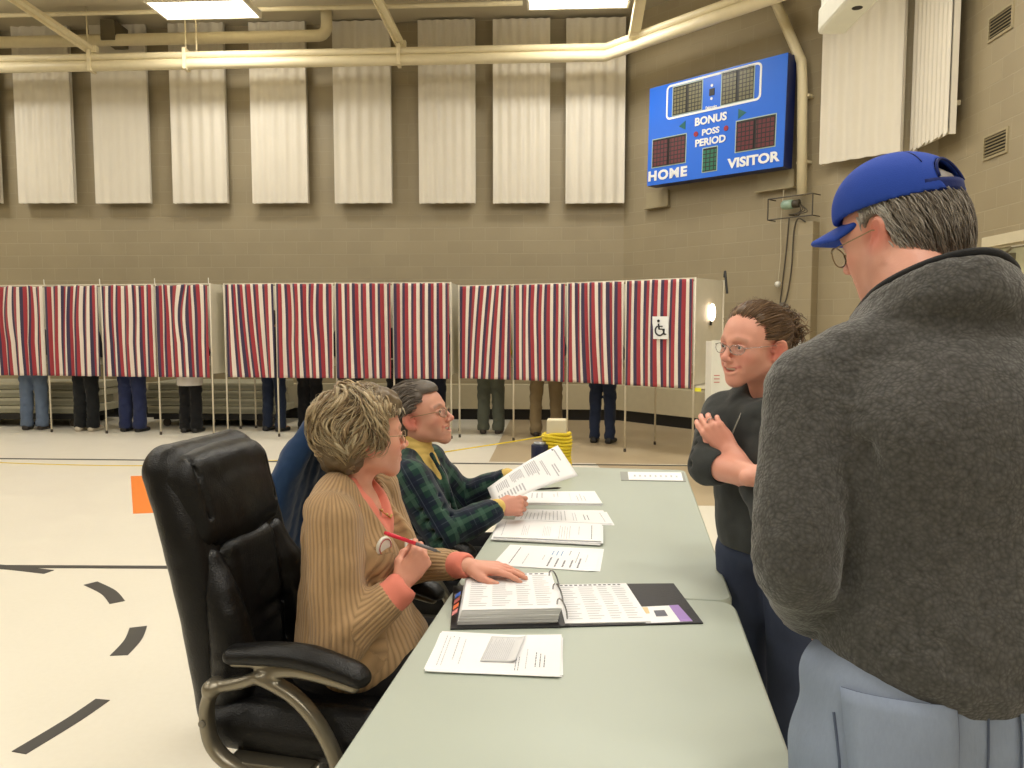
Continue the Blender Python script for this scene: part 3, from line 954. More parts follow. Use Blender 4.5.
# accessible booth at the right end
t = booth('rightmost striped voting booth with a wheelchair sign on its curtain', g3[3], g3[4], 41, False, True, G, kw=dict())
wv = (Vector((*g3[4], 0))-Vector((*g3[3], 0))).length
sg = MB().box((0, 0, 0), (.20, .004, .25)).build('wheelchair_sign', M_wht, t); sg.location = (wv*.56, -.062, 1.45)
w1 = MB()
cx, cz = -.005, -.03
w1.tube([(cx+.055*math.cos(R(a)), -.004, cz+.055*math.sin(R(a))) for a in range(120, 400, 20)], .009, 6)
w1.tube([(-.02, -.004, .045), (-.012, -.004, -.015), (.035, -.004, -.018), (.055, -.004, -.075), (.075, -.004, -.07)], .0095, 6)
w1.tube([(-.016, -.004, .015), (.03, -.004, .015)], .007, 6)
w1.lathe([(.016, -.004), (.016, .004)], (-.022, -.004, .075), 12, 0, Euler((R(90), 0, 0)).to_matrix())
w1.build('wheelchair_symbol', mat('sign_ink', (30, 30, 34), .6), sg)
# shelf edge and yellow tag sticking out of the booth
MB().box((wv+.06, .30, .80), (.40, .55, .025)).build('side_shelf', M_bpan, t)
MB().box((wv+.03, .02, .775), (.10, .004, .04)).build('yellow_tag', mat('tag_yellow', (236, 232, 60), .6), t)
# bright reflection on the right side panel: glowing capsule added for it, black strap above
t2 = thing('panel_glow', 'added glowing oval for the bright spot on the side panel of the wheelchair voting booth, under a black strap', 'glow spot', g3[4]+(0,) if isinstance(g3[4], tuple) else (0, 0, 0), math.atan2(g3[4][1]-g3[3][1], g3[4][0]-g3[3][0]))
MB().tube([(wv*0+.01, .72, 2.03), (.03, .69, 2.09), (.05, .66, 2.03), (.10, .60, 1.84)], .014, 8).build('black_strap', M_black, t2)
MB().lathe([(0, .10), (.018, .09), (.034, .05), (.038, 0), (.034, -.05), (.018, -.09), (0, -.10)], (.035, .36, 1.62), 16).build('glow_capsule', mat('glow_spot', (255, 240, 220), .5, emit=(255, 228, 205), estr=5), t2, smooth=True)
MB().box((.02, .36, 1.50), (.02, .03, .05), bev=.004).build('dark_mark', M_black, t2)

# ---------------------------------------------------------------- people in the booths, seen from behind
M_skin2 = mat('skin_plain', (206, 150, 122), .55)
def cloth(name, col, bump=.3, scale=140, rough=.85, var=.12, nscale=9):
    return mat(name, col, rough, var=var, nscale=nscale, bump=bump, bscale=scale, bdist=.002, spec=.25, sheen=.1)
def voter(label, x, y, rz, trouser, shirt, shoe, hairc=(90, 75, 60), h=1.68, hem=None, gap=.10, rleg=.088, hemr=.078, skirt=False):
    t = thing('person', label, 'person', (x, y, 0), rz, None)
    k = h/1.70
    F_ = Matrix.Scale(1, 4)
    L = []
    # body, back towards -Y
    S = SDF(.013)
    S.chain([(0, 0, .90*k), (0, .01, 1.10*k), (0, 0, 1.30*k)], [.12, .11, .12], .04)
    S.el((0, .0, 1.38*k), (.17, .08, .08), k=.04)
    S.chain([(0, -.01, 1.40*k), (0, .01, 1.52*k)], [.05, .048], .02)
    S.el((0, .02, 1.59*k), (.072, .09, .10), k=.02); S.rc((0, .10, 1.57*k), (0, .115, 1.56*k), .012, .01, .01)
    for s_ in (-1, 1):
        S.chain([(s_*gap*.9, 0, .88*k), (s_*gap, .02, .48*k), (s_*gap, -.01, .09)], [.08, .055, .04], .03)
        S.chain([(s_*gap, -.03, .04), (s_*(gap+.02), .13, .035)], [.035, .03], .02)
        S.chain([(s_*.17, 0, 1.38*k), (s_*.22, .02, 1.12*k), (s_*.14, .26, 1.10*k)], [.045, .038, .028], .02)
        for q in range(4):
            S.chain([(s_*(.14-.02*q+.01), .30, 1.10*k), (s_*(.11-.02*q+.01), .38, 1.08*k)], [.011, .008], .008)
        S.rc((s_*.13, .28, 1.10*k), (s_*.10, .31, 1.11*k), .02, .012, .01)
    link('body', S.mesh('body'), t, M_skin2)
    T = SDF(.012); yo = -.01
    T.el((0, -.01, .90*k), (.165, .125, .14), k=.05)
    for s_ in (-1, 1):
        T.chain([(s_*gap*.85, 0, .82*k), (s_*gap, .015, .48*k), (s_*(gap+.005), -.005, .07)], [rleg*1.15, rleg*.93, hemr], .03)
        T.rc((s_*gap, -.01, .12), (s_*gap, -.01, .09), hemr*1.06, hemr*1.02, .01)
    T.warps.append(lambda P: .010*vnoise(P*np.array([1, 1, 1.6]), 13)+.004*vnoise(P, 40))
    T.cut((0, 0, .045), (0, 0, -1))
    link('trousers', T.mesh('trousers'), t, cloth('trouser_cloth', trouser))
    for s_ in (-1, 1):
        sh = SDF(.007)
        sh.box((s_*(gap+.01), .035, .028), (.045, .125, .028), .026, (0, 0, -s_*6), .02)
        sh.el((s_*(gap+.006), -.02, .062), (.040, .062, .035), k=.03)
        link('shoe', sh.mesh('shoe'), t, mat('shoe_leather', shoe, .5))
    B = SDF(.013)
    B.chain([(0, -.01, (hem or .92)*k), (0, 0, 1.10*k), (0, -.01, 1.30*k)], [.155, .15, .155], .05)
    B.el((0, -.01, 1.36*k), (.20, .11, .11), k=.05)
    for s_ in (-1, 1):
        B.chain([(s_*.17, 0, 1.38*k), (s_*.23, .02, 1.12*k), (s_*.15, .23, 1.10*k)], [.062, .056, .045], .03)
    B.warps.append(lambda P: .008*vnoise(P, 12))
    B.cut((0, 0, (hem or .86)*k), (0, 0, -1))
    link('shirt', B.mesh('shirt'), t, cloth('shirt_cloth', shirt))
    Hh = SDF(.012)
    Hh.el((0, .0, 1.62*k), (.085, .095, .095), k=.02); Hh.el((0, -.03, 1.54*k), (.07, .06, .06), k=.03)
    Hh.warps.append(lambda P: .006*vnoise(P, 40))
    Hh.cut((0, .055, 1.60*k), (0, 1, -.5))
    link('hair', Hh.mesh('hair'), t, mat('hair_plain', hairc, .6, bump=.6, bscale=120))
    if skirt:
        q = SDF(.012); q.rc((0, 0, .84*k), (0, 0, .72*k), .16, .17); q.cut((0, 0, .66*k), (0, 0, -1)); q.cut((0, 0, .86*k), (0, 0, 1))
        link('white_hem', q.mesh('white_hem'), t, cloth('white_cloth', (214, 208, 204)))
    return t
VY = 10.95
def vx(px, Y): return (px-512)/FPX*(Y+.1)
voter('person in light blue jeans behind the leftmost striped curtain', vx(36, 11.0), 11.0, R(6), (92, 106, 128), (120, 120, 130), (40, 34, 32))
voter('person in black trousers and pale shoes behind the second striped curtain', vx(88, 10.85), 10.85, R(-4), (22, 24, 26), (60, 60, 66), (186, 176, 158), gap=.092)
voter('person in navy trousers behind the third striped curtain', vx(134, 10.8), 10.8, R(-8), (36, 44, 78), (70, 40, 40), (26, 24, 26), gap=.105, rleg=.095, hemr=.085)
voter('person all in black with a white shirt hem, behind the fourth striped curtain', vx(192, 10.72), 10.72, R(-3), (16, 16, 18), (20, 18, 24), (18, 17, 18), gap=.075, hem=.80, skirt=True, rleg=.084)
voter('person in dark blue jeans right of the first gap between booths', vx(275, 10.85), 10.85, R(-20), (30, 40, 62), (50, 50, 56), (24, 24, 28), gap=.105, rleg=.08, hemr=.07)
voter('person in black trousers and blue white shoes, left of the curly head', vx(311, 10.95), 10.95, R(3), (18, 18, 22), (40, 50, 40), (150, 170, 196), gap=.09)
voter('person in black seen just left of a booth post behind the curly head', vx(352, 10.9), 10.9, R(0), (22, 24, 30), (60, 60, 66), (30, 30, 34), gap=.09)
voter('person in black between the heads of the two seated women', vx(400, 10.75), 10.75, R(5), (16, 17, 20), (28, 28, 32), (24, 24, 24), gap=.09)
voter('person in dark navy trousers behind the head of the grey haired woman', vx(434, 10.85), 10.85, R(0), (24, 28, 44), (80, 76, 72), (24, 24, 24), gap=.09)
voter('person in grey green trousers with a yellow hem, right of the second gap', vx(491, 10.6), 10.6, R(-5), (84, 88, 78), (196, 190, 60), (52, 40, 34), gap=.10, hem=.80, rleg=.092, hemr=.08)
voter('person in tan trousers behind a striped curtain, above the yellow rope', vx(546, 10.35), 10.35, R(5), (132, 116, 88), (90, 96, 110), (46, 36, 30), gap=.135, rleg=.09, hemr=.08)
voter('person in dark blue jeans and black ankle boots, left of the wheelchair sign', vx(602, 9.75), 9.75, R(-22), (32, 42, 66), (70, 60, 60), (16, 16, 18), gap=.095, rleg=.08, hemr=.062)

# ---------------------------------------------------------------- stacked platforms behind the booths
M_plat = mat('platform_grey', (176, 172, 150), .5); M_plat2 = mat('platform_edge', (140, 138, 120), .5)
def stack(cx, Y, w_, n, seed, where):
    r = random.Random(seed)
    ords = ['lowest', 'second lowest', 'middle', 'second highest', 'topmost']
    cart = thing('stack_dolly', 'dark low dolly under the '+where, 'dolly', (cx, Y, 0), RZ)
    MB().box((0, 0, .15), (w_-.2, .9, .08)).build('dolly_deck', M_black, cart)
    for sx in (-1, 1):
        for sy in (-1, 1):
            MB().lathe([(.055, -.02), (.055, .02)], (sx*(w_/2-.25), sy*.35, .055), 14, 0, Euler((R(90), 0, 0)).to_matrix()).build('wheel', M_rub, cart)
    z = .19
    for k in range(n):
        off = (n-1-k)*.07; dx = (r.random()-.5)*.1-off
        t = thing('platform_section', '%s grey platform slab in the %s' % (ords[min(k, 3)] if k < n-1 else 'topmost', where), 'platform', (cx+(k and dx or 0), Y+.04*k, z), RZ, 'slabs in the '+where)
        MB().box((0, 0, .055), (w_, .85, .105), bev=.012).build('platform_slab', M_plat, t)
        MB().box((0, -.432, .05), (w_-.04, .012, .045)).build('edge_rail', M_plat2, t)
        z += .112
stack(-7.2, 11.75, 2.1, 4, 1, 'stack behind the first booths at the left edge')
stack(-4.35, 11.7, 1.9, 4, 2, 'stack behind the booths around the first gap')
# ---------------------------------------------------------------- folding tables
M_table = mat('table_top', (174, 182, 171), .42, var=.03, nscale=3, spec=.5)
M_tleg = mat('table_leg_metal', (120, 116, 106), .4, .5)
TA = math.atan2(.151, .9885)           # heading of the tables from +Y towards +X
TR_ = Matrix.Rotation(-TA, 3, 'Z')
def table(label, corner, length):
    """corner: near left corner; local y runs along the table, x across it"""
    t = thing('folding_table', label, 'table', corner, -TA, 'pale folding tables end to end')
    W = .757
    pts = [(x, y, .74) for x, y in rrect(0, W, .004, length-.004, .045, 8)]
    pts2 = [(x, y, .733) for x, y in rrect(-.006, W+.006, -.0, length, .05, 8)]
    pts3 = [(x, y, .700) for x, y in rrect(-.006, W+.006, -.0, length, .05, 8)]
    n = len(pts)
    mb = MB().add(pts+pts2+pts3, [tuple(range(n))]+[(i+n, i+n+(1 if i < n-1 else 1-n), (i+1) % n, i) for i in range(n)]+[(i+2*n, (i+1) % n+2*n, (i+1) % n+n, i+n) for i in range(n)]+[tuple(range(3*n-1, 2*n-1, -1))])
    mb.build('table_top', M_table, t, auto=35)
    for y in (.28, length-.28):
        for x in (.10, W-.10):
            o = MB().tube([(x, y, .70), (x, y, .02)], .014, 10).build('leg', M_tleg, t, smooth=True)
            MB().lathe([(.018, 0), (.018, .02), (.014, .025)], (x, y, 0), 10).build('foot_tip', M_rub, o)
        MB().tube([(.10, y, .30), (W-.10, y, .30)], .010, 8).build('cross_bar', M_tleg, t)
        s_ = 1 if y < 1 else -1
        MB().tube([(W/2, y, .30), (W/2, y+s_*.42, .695)], .008, 8).build('brace_bar', M_tleg, t)
    return t
seam = Vector((-.158, 2.160, 0)); ty = Vector((.151, .9885, 0)); tx = Vector((.9885, -.151, 0))
table('far folding table, holding the papers of the woman in plaid', seam, 1.925)
table('near folding table, empty right up to the lower edge of the photo', seam-ty*1.831, 1.828)

# ---------------------------------------------------------------- papers
M_paper = mat('paper', (238, 238, 240), .7, var=.015)
M_ink = mat('ink_grey', (182, 182, 188), .8)
M_ink2 = mat('ink_dark', (108, 108, 118), .8)
M_inkb = mat('ink_blue', (70, 140, 200), .8)
def bil(q, u, v):
    a, b, c, d = [Vector(p) for p in q]      # a(0,0) b(1,0) c(1,1) d(0,1)
    return (a*(1-u)+b*u)*(1-v)+(d*(1-u)+c*u)*v
def quad3(pts, z): return [Vector((x, y, z)) for x, y in pts]
def shift(q, n, k): return [p+n*k for p in q]
def sheet_mesh(mb, q, th, mi=0, lift=0, n=8):
    """thin sheet over the quad, corner lifted a little"""
    N = (q[1]-q[0]).cross(q[3]-q[0]).normalized()
    if N.z < 0: N = -N
    top = []; bot = []
    for j in range(n+1):
        rt = []; rb = []
        for i in range(n+1):
            u, v = i/n, j/n
            h = lift*(max(0, u+v-1.2)**2+max(0, .3-u-v)**2)
            p = bil(q, u, v)+N*h
            rt.append(p); rb.append(p-N*th)
        top.append(rt); bot.append(rb)
    flip = (q[1]-q[0]).cross(q[3]-q[0]).z < 0
    if flip:
        top = [r[::-1] for r in top]; bot = [r[::-1] for r in bot]
    mb.grid(top, mi); mb.grid([r[::-1] for r in bot], mi)
    def side(a, b):
        mb.grid([a, b], mi)
    side(top[0][::-1], bot[0][::-1]); side(top[-1], bot[-1])
    side([r[0] for r in top], [r[0] for r in bot]); side([r[-1] for r in top][::-1], [r[-1] for r in bot][::-1])
    return N
def lines(mb, q, N, z, u0, u1, v0, v1, n, seed, mi, along='u', fill=.45, ragged=.35, words=True):
    """printed lines: n lines between v0 and v1, each running from u0 to u1"""
    r = random.Random(seed)
    for k in range(n):
        v = v0+(v1-v0)*(k+.25)/n; dv = (v1-v0)/n*fill*.5
        e = u1-(u1-u0)*ragged*r.random()*(1 if r.random() < .6 else .2)
        a = u0
        while a < e-.002:
            b = min(e, a+(.02+.05*r.random() if words else 1))
            def P(x, y):
                return (bil(q, x, y) if along == 'u' else bil(q, y, x))+N*z
            mb.quad(P(a, v), P(b, v), P(b, v+dv), P(a, v+dv), mi)
            a = b+.012
def stack_of(name, label, cat, q, sheets, th, prints, seed, group='papers on the far table', jitter=.012, lift=0, m=None):
    """a loose pile: every sheet slightly turned; printed marks on the topmost"""
    t = thing(name, label, cat, (q[0]+q[2])/2, 0, group)
    t.location.z = .74
    r = random.Random(seed); z0 = .7402
    c = (q[0]+q[2])/2
    for k in range(sheets):
        last = k == sheets-1
        ang = 0 if last else R((r.random()-.5)*jitter*400)
        dx = Vector(((r.random()-.5)*jitter*2, (r.random()-.5)*jitter*2, 0)) if not last else Vector()
        M = Matrix.Rotation(ang, 3, 'Z')
        qq = [M@(p-c)+c+dx for p in q]
        for p in qq: p.z = z0+th*(k+1)
        mb = MB()
        sheet_mesh(mb, qq, th*.97, 0, lift if last else 0)
        o = mb.build('sheet', m or M_paper, t, world=True)
        if last:
            ink = MB(); N = Vector((0, 0, 1))
            for pr in prints: lines(ink, qq, N, .0004, *pr)
            ink.build('printed_text', [M_ink, M_ink2, M_inkb, M_black], o, world=True)
    return t
qn = quad3([(-.192, 1.614), (-.178, 1.821), (.131, 1.779), (.103, 1.576)], .75)  # u: up the image, v: to the right
def Q(*p): return [Vector((x, y, .74)) for x, y in p]
# u along the first side, v along the second; text lines of these sheets run "up" the photo
near = Q((-.186, 1.610), (-.172, 1.818), (.117, 1.790), (.100, 1.584))
st = stack_of('paper_stack', 'loose pile of printed sheets alone on the near table, below the open binder', 'papers', near, 4, .0012,
   [(.15, .95, .06, .12, 2, 1, 0), (.30, .95, .16, .20, 1, 2, 0), (.2, .9, .22, .25, 1, 3, 0), (.10, .60, .655, .70, 2, 5, 1), (.55, .9, .62, .66, 1, 6, 0), (.15, .92, .73, .76, 1, 7, 0), (.2, .85, .80, .90, 3, 8, 1), (.45, .62, .92, .94, 1, 9, 0), (.88, .93, .12, .14, 1, 10, 3)], 5, None, .010, .012)
slip = Q((-.070, 1.655), (-.048, 1.790), (.032, 1.783), (.008, 1.650))
t = thing('paper_slip', 'thin curled grey printed slip lying on the near pile of sheets', 'paper slip', (slip[0]+slip[2])/2, 0)
mb = MB(); q = [p+Vector((0, 0, .0062)) for p in slip]
rows = []
for j in range(13):
    v = j/12; h = .005*max(0, (v-.75)/.25)**2
    rows.append([bil(q, i/6, v)+Vector((0, 0, h+.0008)) for i in range(7)])
mb.grid([r_[::-1] for r_ in rows]); mb.build('slip_sheet', mat('slip_paper', (214, 214, 216), .7), t, world=True, smooth=True).modifiers.new('t', 'SOLIDIFY').thickness = -.0008
ink = MB(); lines(ink, q, Vector((0, 0, 1)), .0022, .06, .94, .05, .76, 13, 3, 0, fill=.5)
ink.build('printed_text', M_ink, t, world=True)
s4 = Q((-.043, 2.352), (.006, 2.572), (.297, 2.527), (.250, 2.292))
stack_of('paper_stack', 'sheets with blue marks on the far table, nearest of its piles to the open binder', 'papers', s4, 3, .0010,
   [(.1, .9, .08, .13, 1, 21, 1), (.1, .85, .22, .26, 1, 22, 0), (.35, .6, .40, .44, 1, 23, 0), (.58, .80, .47, .62, 3, 24, 2), (.08, .5, .47, .86, 5, 25, 1), (.62, .9, .66, .70, 1, 26, 1), (.3, .8, .76, .79, 1, 27, 1), (.35, .7, .86, .89, 1, 28, 0)], 6, jitter=.016)
s3 = Q((-.064, 2.630), (-.045, 2.870), (.325, 2.800), (.300, 2.575))
stack_of('paper_stack', 'thick booklet pile on the far table right under the hand of the woman in plaid', 'papers', s3, 7, .0022,
   [(.08, .9, .06, .09, 1, 31, 0), (.15, .75, .25, .32, 4, 32, 0), (.15, .75, .45, .53, 5, 33, 0), (.05, .95, .60, .72, 5, 34, 0), (.3, .8, .78, .81, 1, 35, 0), (.08, .9, .90, .93, 1, 36, 1)], 7, jitter=.010)
s2 = Q((.015, 2.905), (.040, 3.075), (.362, 3.055), (.372, 2.848))
stack_of('paper_stack', 'grey printed sheets on the far table between the booklet pile and the farthest pile', 'papers', s2, 3, .0016,
   [(.1, .9, .03, .55, 12, 41, 0), (.1, .9, .60, .66, 2, 42, 0), (.2, .6, .72, .80, 2, 43, 1), (.1, .9, .93, .95, 1, 44, 1)], 8, jitter=.012)
s1 = Q((.037, 3.175), (.052, 3.388), (.365, 3.398), (.372, 3.158))
stack_of('paper_stack', 'farthest pile of sheets on the far table, beneath the sheet the woman holds', 'papers', s1, 4, .0022,
   [(.4, .9, .1, .3, 3, 51, 0), (.5, .9, .4, .5, 2, 52, 0), (.15, .85, .62, .64, 1, 53, 0), (.2, .8, .7, .84, 3, 54, 0)], 9, jitter=.008)
cd = Q((.520, 3.672), (.545, 3.888), (.862, 3.872), (.822, 3.640))
t = thing('name_card', 'flat printed card with a grey border at the far right corner of the tables', 'card', (cd[0]+cd[2])/2, 0)
mb = MB(); sheet_mesh(mb, [p+Vector((0, 0, .003)) for p in cd], .0024); cbk = mb.build('card_backing', mat('card_grey', (150, 152, 146), .6), t, world=True)
q = [bil(cd, u, v) for u, v in ((.06, .12), (.96, .12), (.96, .96), (.06, .96))]
mb = MB(); sheet_mesh(mb, [p+Vector((0, 0, .0042)) for p in q], .001); pp = mb.build('card_paper', M_paper, t, world=True)
ink = MB(); lines(ink, q, Vector((0, 0, 1)), .0047, .35, .62, .08, .95, 9, 71, 0, fill=.7, ragged=.2)
ink.build('printed_text', M_ink, t, world=True)

# dark pen below the held sheet
t = thing('pen', 'black pen lying on the far table below the hanging corner of the held sheet', 'pen', (.16, 3.45, .745), R(15))
MB().tube([(-.07, 0, .004), (.05, 0, .004)], .0045, 10).build('pen_barrel', M_black, t, smooth=True)
MB().tube([(.05, 0, .004), (.065, 0, .004)], [.0045, .001], 10).build('pen_tip', M_tleg, t, smooth=True)

# ---------------------------------------------------------------- open ring binder
bt = thing('ring_binder', 'black ring binder lying open on the seam of the tables', 'binder', (.16, 2.02, .74), 0)
M_bind = mat('binder_black', (24, 24, 27), .45, bump=.2, bscale=200)
cl = Q((-.150, 1.846), (-.166, 2.160), (.115, 2.172), (.120, 1.858))
crr = Q((.135, 1.862), (.125, 2.172), (.462, 2.180), (.474, 1.884))
mb = MB(); sheet_mesh(mb, [p+Vector((0, 0, .004)) for p in cl], .0035); mb.build('cover', M_bind, bt, world=True)
mb = MB(); sheet_mesh(mb, [p+Vector((0, 0, .004)) for p in crr], .0035); mb.build('cover', M_bind, bt, world=True)
sp = Q((.115, 1.858), (.110, 2.172), (.137, 2.172), (.142, 1.862))
mb = MB(); sheet_mesh(mb, [p+Vector((0, 0, .0055)) for p in sp], .005); mb.build('spine', M_bind, bt, world=True)
# left page block, top sheet
lo = Q((-.134, 1.868), (-.136, 2.140), (.100, 2.160), (.112, 1.880))
blk = MB(); r = random.Random(12); nl = 20
for k in range(nl):
    j = [Vector(((r.random()-.5)*.003, (r.random()-.5)*.003, 0)) for _ in range(4)]
    lean = Vector((.010*k/nl, 0, 0))
    sheet_mesh(blk, [p+jj+lean+Vector((0, 0, .0062+.0018*k)) for p, jj in zip(lo, j)], .00165, 0, n=2)
pb = blk.build('page_block', mat('page_edges', (222, 222, 222), .7), bt, world=True)
topq = [p+Vector((.011, 0, .0062+.0018*nl+.0003)) for p in lo]
mb = MB(); sheet_mesh(mb, topq, .0008, lift=.0); tp = mb.build('top_page', M_paper, bt, world=True)
ink = MB(); N = Vector((0, 0, 1))
def listpage(q, z, seed):
    # a list: rows run left-right (v), columns; heading squares along the far edge
    r = random.Random(seed)
    for k in range(15):
        u = .90-.058*k
        for (v0, v1) in ((.06, .26), (.30, .52), (.56, .72), (.76, .94)):
            v1_ = v0+(v1-v0)*(.6+.4*r.random())
            def P(a, b): return bil(q, a, b)+N*z
            ink.quad(P(u, v0), P(u, v1_), P(u+.012, v1_), P(u+.012, v0), 0)
    for k in range(13):
        v = .06+.067*k
        ink.quad(bil(q, .945, v)+N*z, bil(q, .945, v+.04)+N*z, bil(q, .975, v+.04)+N*z, bil(q, .975, v)+N*z, 1)
listpage(topq, .0006, 5)
rp_ = Q((.131, 1.872), (.122, 2.160), (.325, 2.172), (.345, 1.884))
rq = [p+Vector((0, 0, .0072)) for p in rp_]
mb = MB(); sheet_mesh(mb, rq, .0028); mb.build('right_page', M_paper, bt, world=True)
listpage(rq, .0006, 6)
ink.build('printed_text', [M_ink, M_ink2], bt, world=True)
for k, f in enumerate((.10, .50, .90)):
    a = bil(topq, f, .965)+Vector((0, 0, .001)); b = bil(rq, f, .04)
    c = (a+b)/2; pts = []
    for i in range(13):
        th = PI*i/12
        p = c+(a-c)*math.cos(th)+Vector((0, 0, 1))*.026*math.sin(th)
        pts.append(p)
    pts = [a-Vector((0, 0, .02))]+pts+[b-Vector((0, 0, .003))]
    MB().tube(pts, .0022, 8).build('binder_ring', mat('ring_steel', (170, 170, 172), .25, .9), bt, world=True, smooth=True)
# pocket card with purple strip on the right inside cover
iq = [p+Vector((0, 0, .0045)) for p in Q((.331, 1.880), (.338, 1.992), (.438, 2.005), (.450, 1.892))]
mb = MB(); sheet_mesh(mb, iq, .0008); pc = mb.build('pocket_card', M_paper, bt, world=True)
def patch(u0, u1, v0, v1, m, name, q=iq, z=.0006, par=bt):
    mb = MB(); mb.quad(*[bil(q, u, v)+N*z for u, v in ((u0, v0), (u0, v1), (u1, v1), (u1, v0))][::-1])
    return mb.build(name, m, par, world=True)
patch(.35, .72, .28, .55, M_ink2, 'card_photo'); patch(0, 1, .74, 1, mat('purple_strip', (160, 130, 196), .6), 'purple_strip'); patch(.55, .95, .02, .16, mat('pale_orange', (226, 196, 150), .6), 'orange_note'); patch(.05, .3, .01, .1, mat('tab_orange', (236, 140, 60), .6), 'orange_tab')
# divider tabs at the near left corner of the block
for k, (c_, u, nm) in enumerate((((50, 96, 190), .42, 'blue_tab'), ((186, 96, 90), .33, 'red_tab'), ((236, 120, 70), .24, 'orange_tab'), ((235, 150, 150), .15, 'pink_tab'))):
    p = bil(lo, u, 0)+Vector((-.006-.001*k, 0, .040-.006*k))
    MB().box(p, (.016, .026, .0015), Euler((0, R(-35), 0)).to_matrix()).build(nm, mat('tab_%d' % k, c_, .5), bt, world=True)
MB().box(bil(lo, .62, 0)+Vector((-.010, 0, .016)), (.02, .02, .012), bev=.003).build('binder_latch', M_tleg, bt, world=True)

# ---------------------------------------------------------------- rope, block and dark tin at the far end of the table
M_yel = mat('yellow_rope', (232, 204, 40), .6, bump=.5, bscale=300)
P0 = Vector((.222, 3.84, .74))
t = thing('rope_bundle', 'yellow rope wound thickly round a pale block, far end of the tables', 'rope', P0, R(-5))
MB().box((0, 0, .1375), (.098, .085, .275), bev=.008).build('winding_block', mat('pale_block', (214, 202, 170), .6), t, auto=40)
rp2 = []
for layer in range(2):
    n = 12
    for i in range(n*16+1):
        a = 2*PI*i/16; z = .010+.0165*i/16 if layer == 0 else .010+.0165*(n-i/16)-.006
        rr_ = .060+.007*layer+.003*math.sin(a*1.37+z*90)
        ca, sa = math.cos(a), math.sin(a)
        k = 1/max(abs(ca)**4+abs(sa)**4, 1e-6)**.25
        rp2.append((rr_*ca*(.6+.4*k)*1.02, rr_*sa*(.6+.4*k)*.92, z+.003*math.sin(a*3+layer)))
MB().tube(rp2, .0078, 8).build('rope_winding', M_yel, t, smooth=True)
ln = cr([P0+Vector((-.05, -.02, .195)), P0+Vector((-.35, .55, .06)), (-1.0, 6.1, .42), (-1.9, 7.8, .12), (-2.5, 8.42, .008), (-3.1, 8.35, .008), (-3.84, 8.10, .008), (-5.15, 8.22, .008), (-6.4, 8.5, .008)], 14)
MB().tube(ln, .0042, 6).build('rope_line', M_yel, t, smooth=True, world=True)
t = thing('dark_tin', 'dark blue tin standing left of the yellow rope at the far end of the tables', 'tin', (.137, 3.80, .74))
MB().lathe([(.0, 0), (.040, 0), (.043, .004), (.043, .150), (.040, .155), (.0, .155)], n=28).build('tin_body', mat('tin_navy', (26, 32, 62), .35), t, auto=40)
MB().lathe([(.0, .1555), (.034, .1555), (.030, .166), (.0, .168)], n=24).build('tin_lid', mat('tin_grey', (150, 152, 156), .35, .4), t, smooth=True)

# ---------------------------------------------------------------- white board on a small table behind the standing woman
t = thing('side_table', 'small table behind the standing woman carrying the white display board', 'table', (2.17, 6.95, 0), R(2))
MB().box((0, 0, .72), (.80, .5, .03), bev=.006).build('table_top', M_table, t)
for sx in (-1, 1):
    for sy in (-1, 1): MB().tube([(sx*.36, sy*.2, 0), (sx*.36, sy*.2, .705)], .014, 8).build('leg', M_tleg, t)
t = thing('display_board', 'white display board with a blue patch behind the standing woman', 'board', (2.17, 6.9, .735), R(2))
MB().box((0, 0, .305), (.82, .012, .61)).build('board_panel', M_white, t)
for sx in (-1, 1): MB().box((sx*.40, .09, .30), (.012, .2, .6)).build('board_wing', M_white, t)
MB().box((.18, -.0075, .43), (.13, .003, .15), bev=.0).build('blue_patch', mat('patch_blue', (64, 58, 150), .6), t)
for k in range(3): MB().box((-.36, -.0075, .30-.03*k), (.05, .002, .008)).build('printed_bar', mat('bar_red', (196, 120, 110), .6), t)
# ---------------------------------------------------------------- executive chairs
def leather():
    t = NT('black_leather'); c = t.coord()
    n = t.noise(c, 7, 4); v = t.n('ShaderNodeTexVoronoi'); v.inputs['Scale'].default_value = 260; t.l(c, v.inputs['Vector'])
    t.l(t.mix(n.outputs['Fac'], lin((9, 9, 10)), lin((14, 14, 15))), t.b.inputs['Base Color'])
    t.l(t.math('MULTIPLY_ADD', n.outputs['Fac'], .2, .27), t.b.inputs['Roughness'])
    n2 = t.noise(c, 14, 3)
    h = t.math('MULTIPLY_ADD', n2.outputs['Fac'], 3.0, v.outputs['Distance'])
    t.b.inputs['Specular IOR Level'].default_value = .32
    t.bump(h, .25, .003)
    return t.m
M_lea = leather()
M_arm = mat('chair_arm_metal', (136, 130, 116), .32, .75, var=.03)
M_plastic = mat('black_plastic', (22, 22, 23), .4)
def squash(S):
    S.frame(Matrix.Diagonal((1, .92, .965, 1)))
    return S
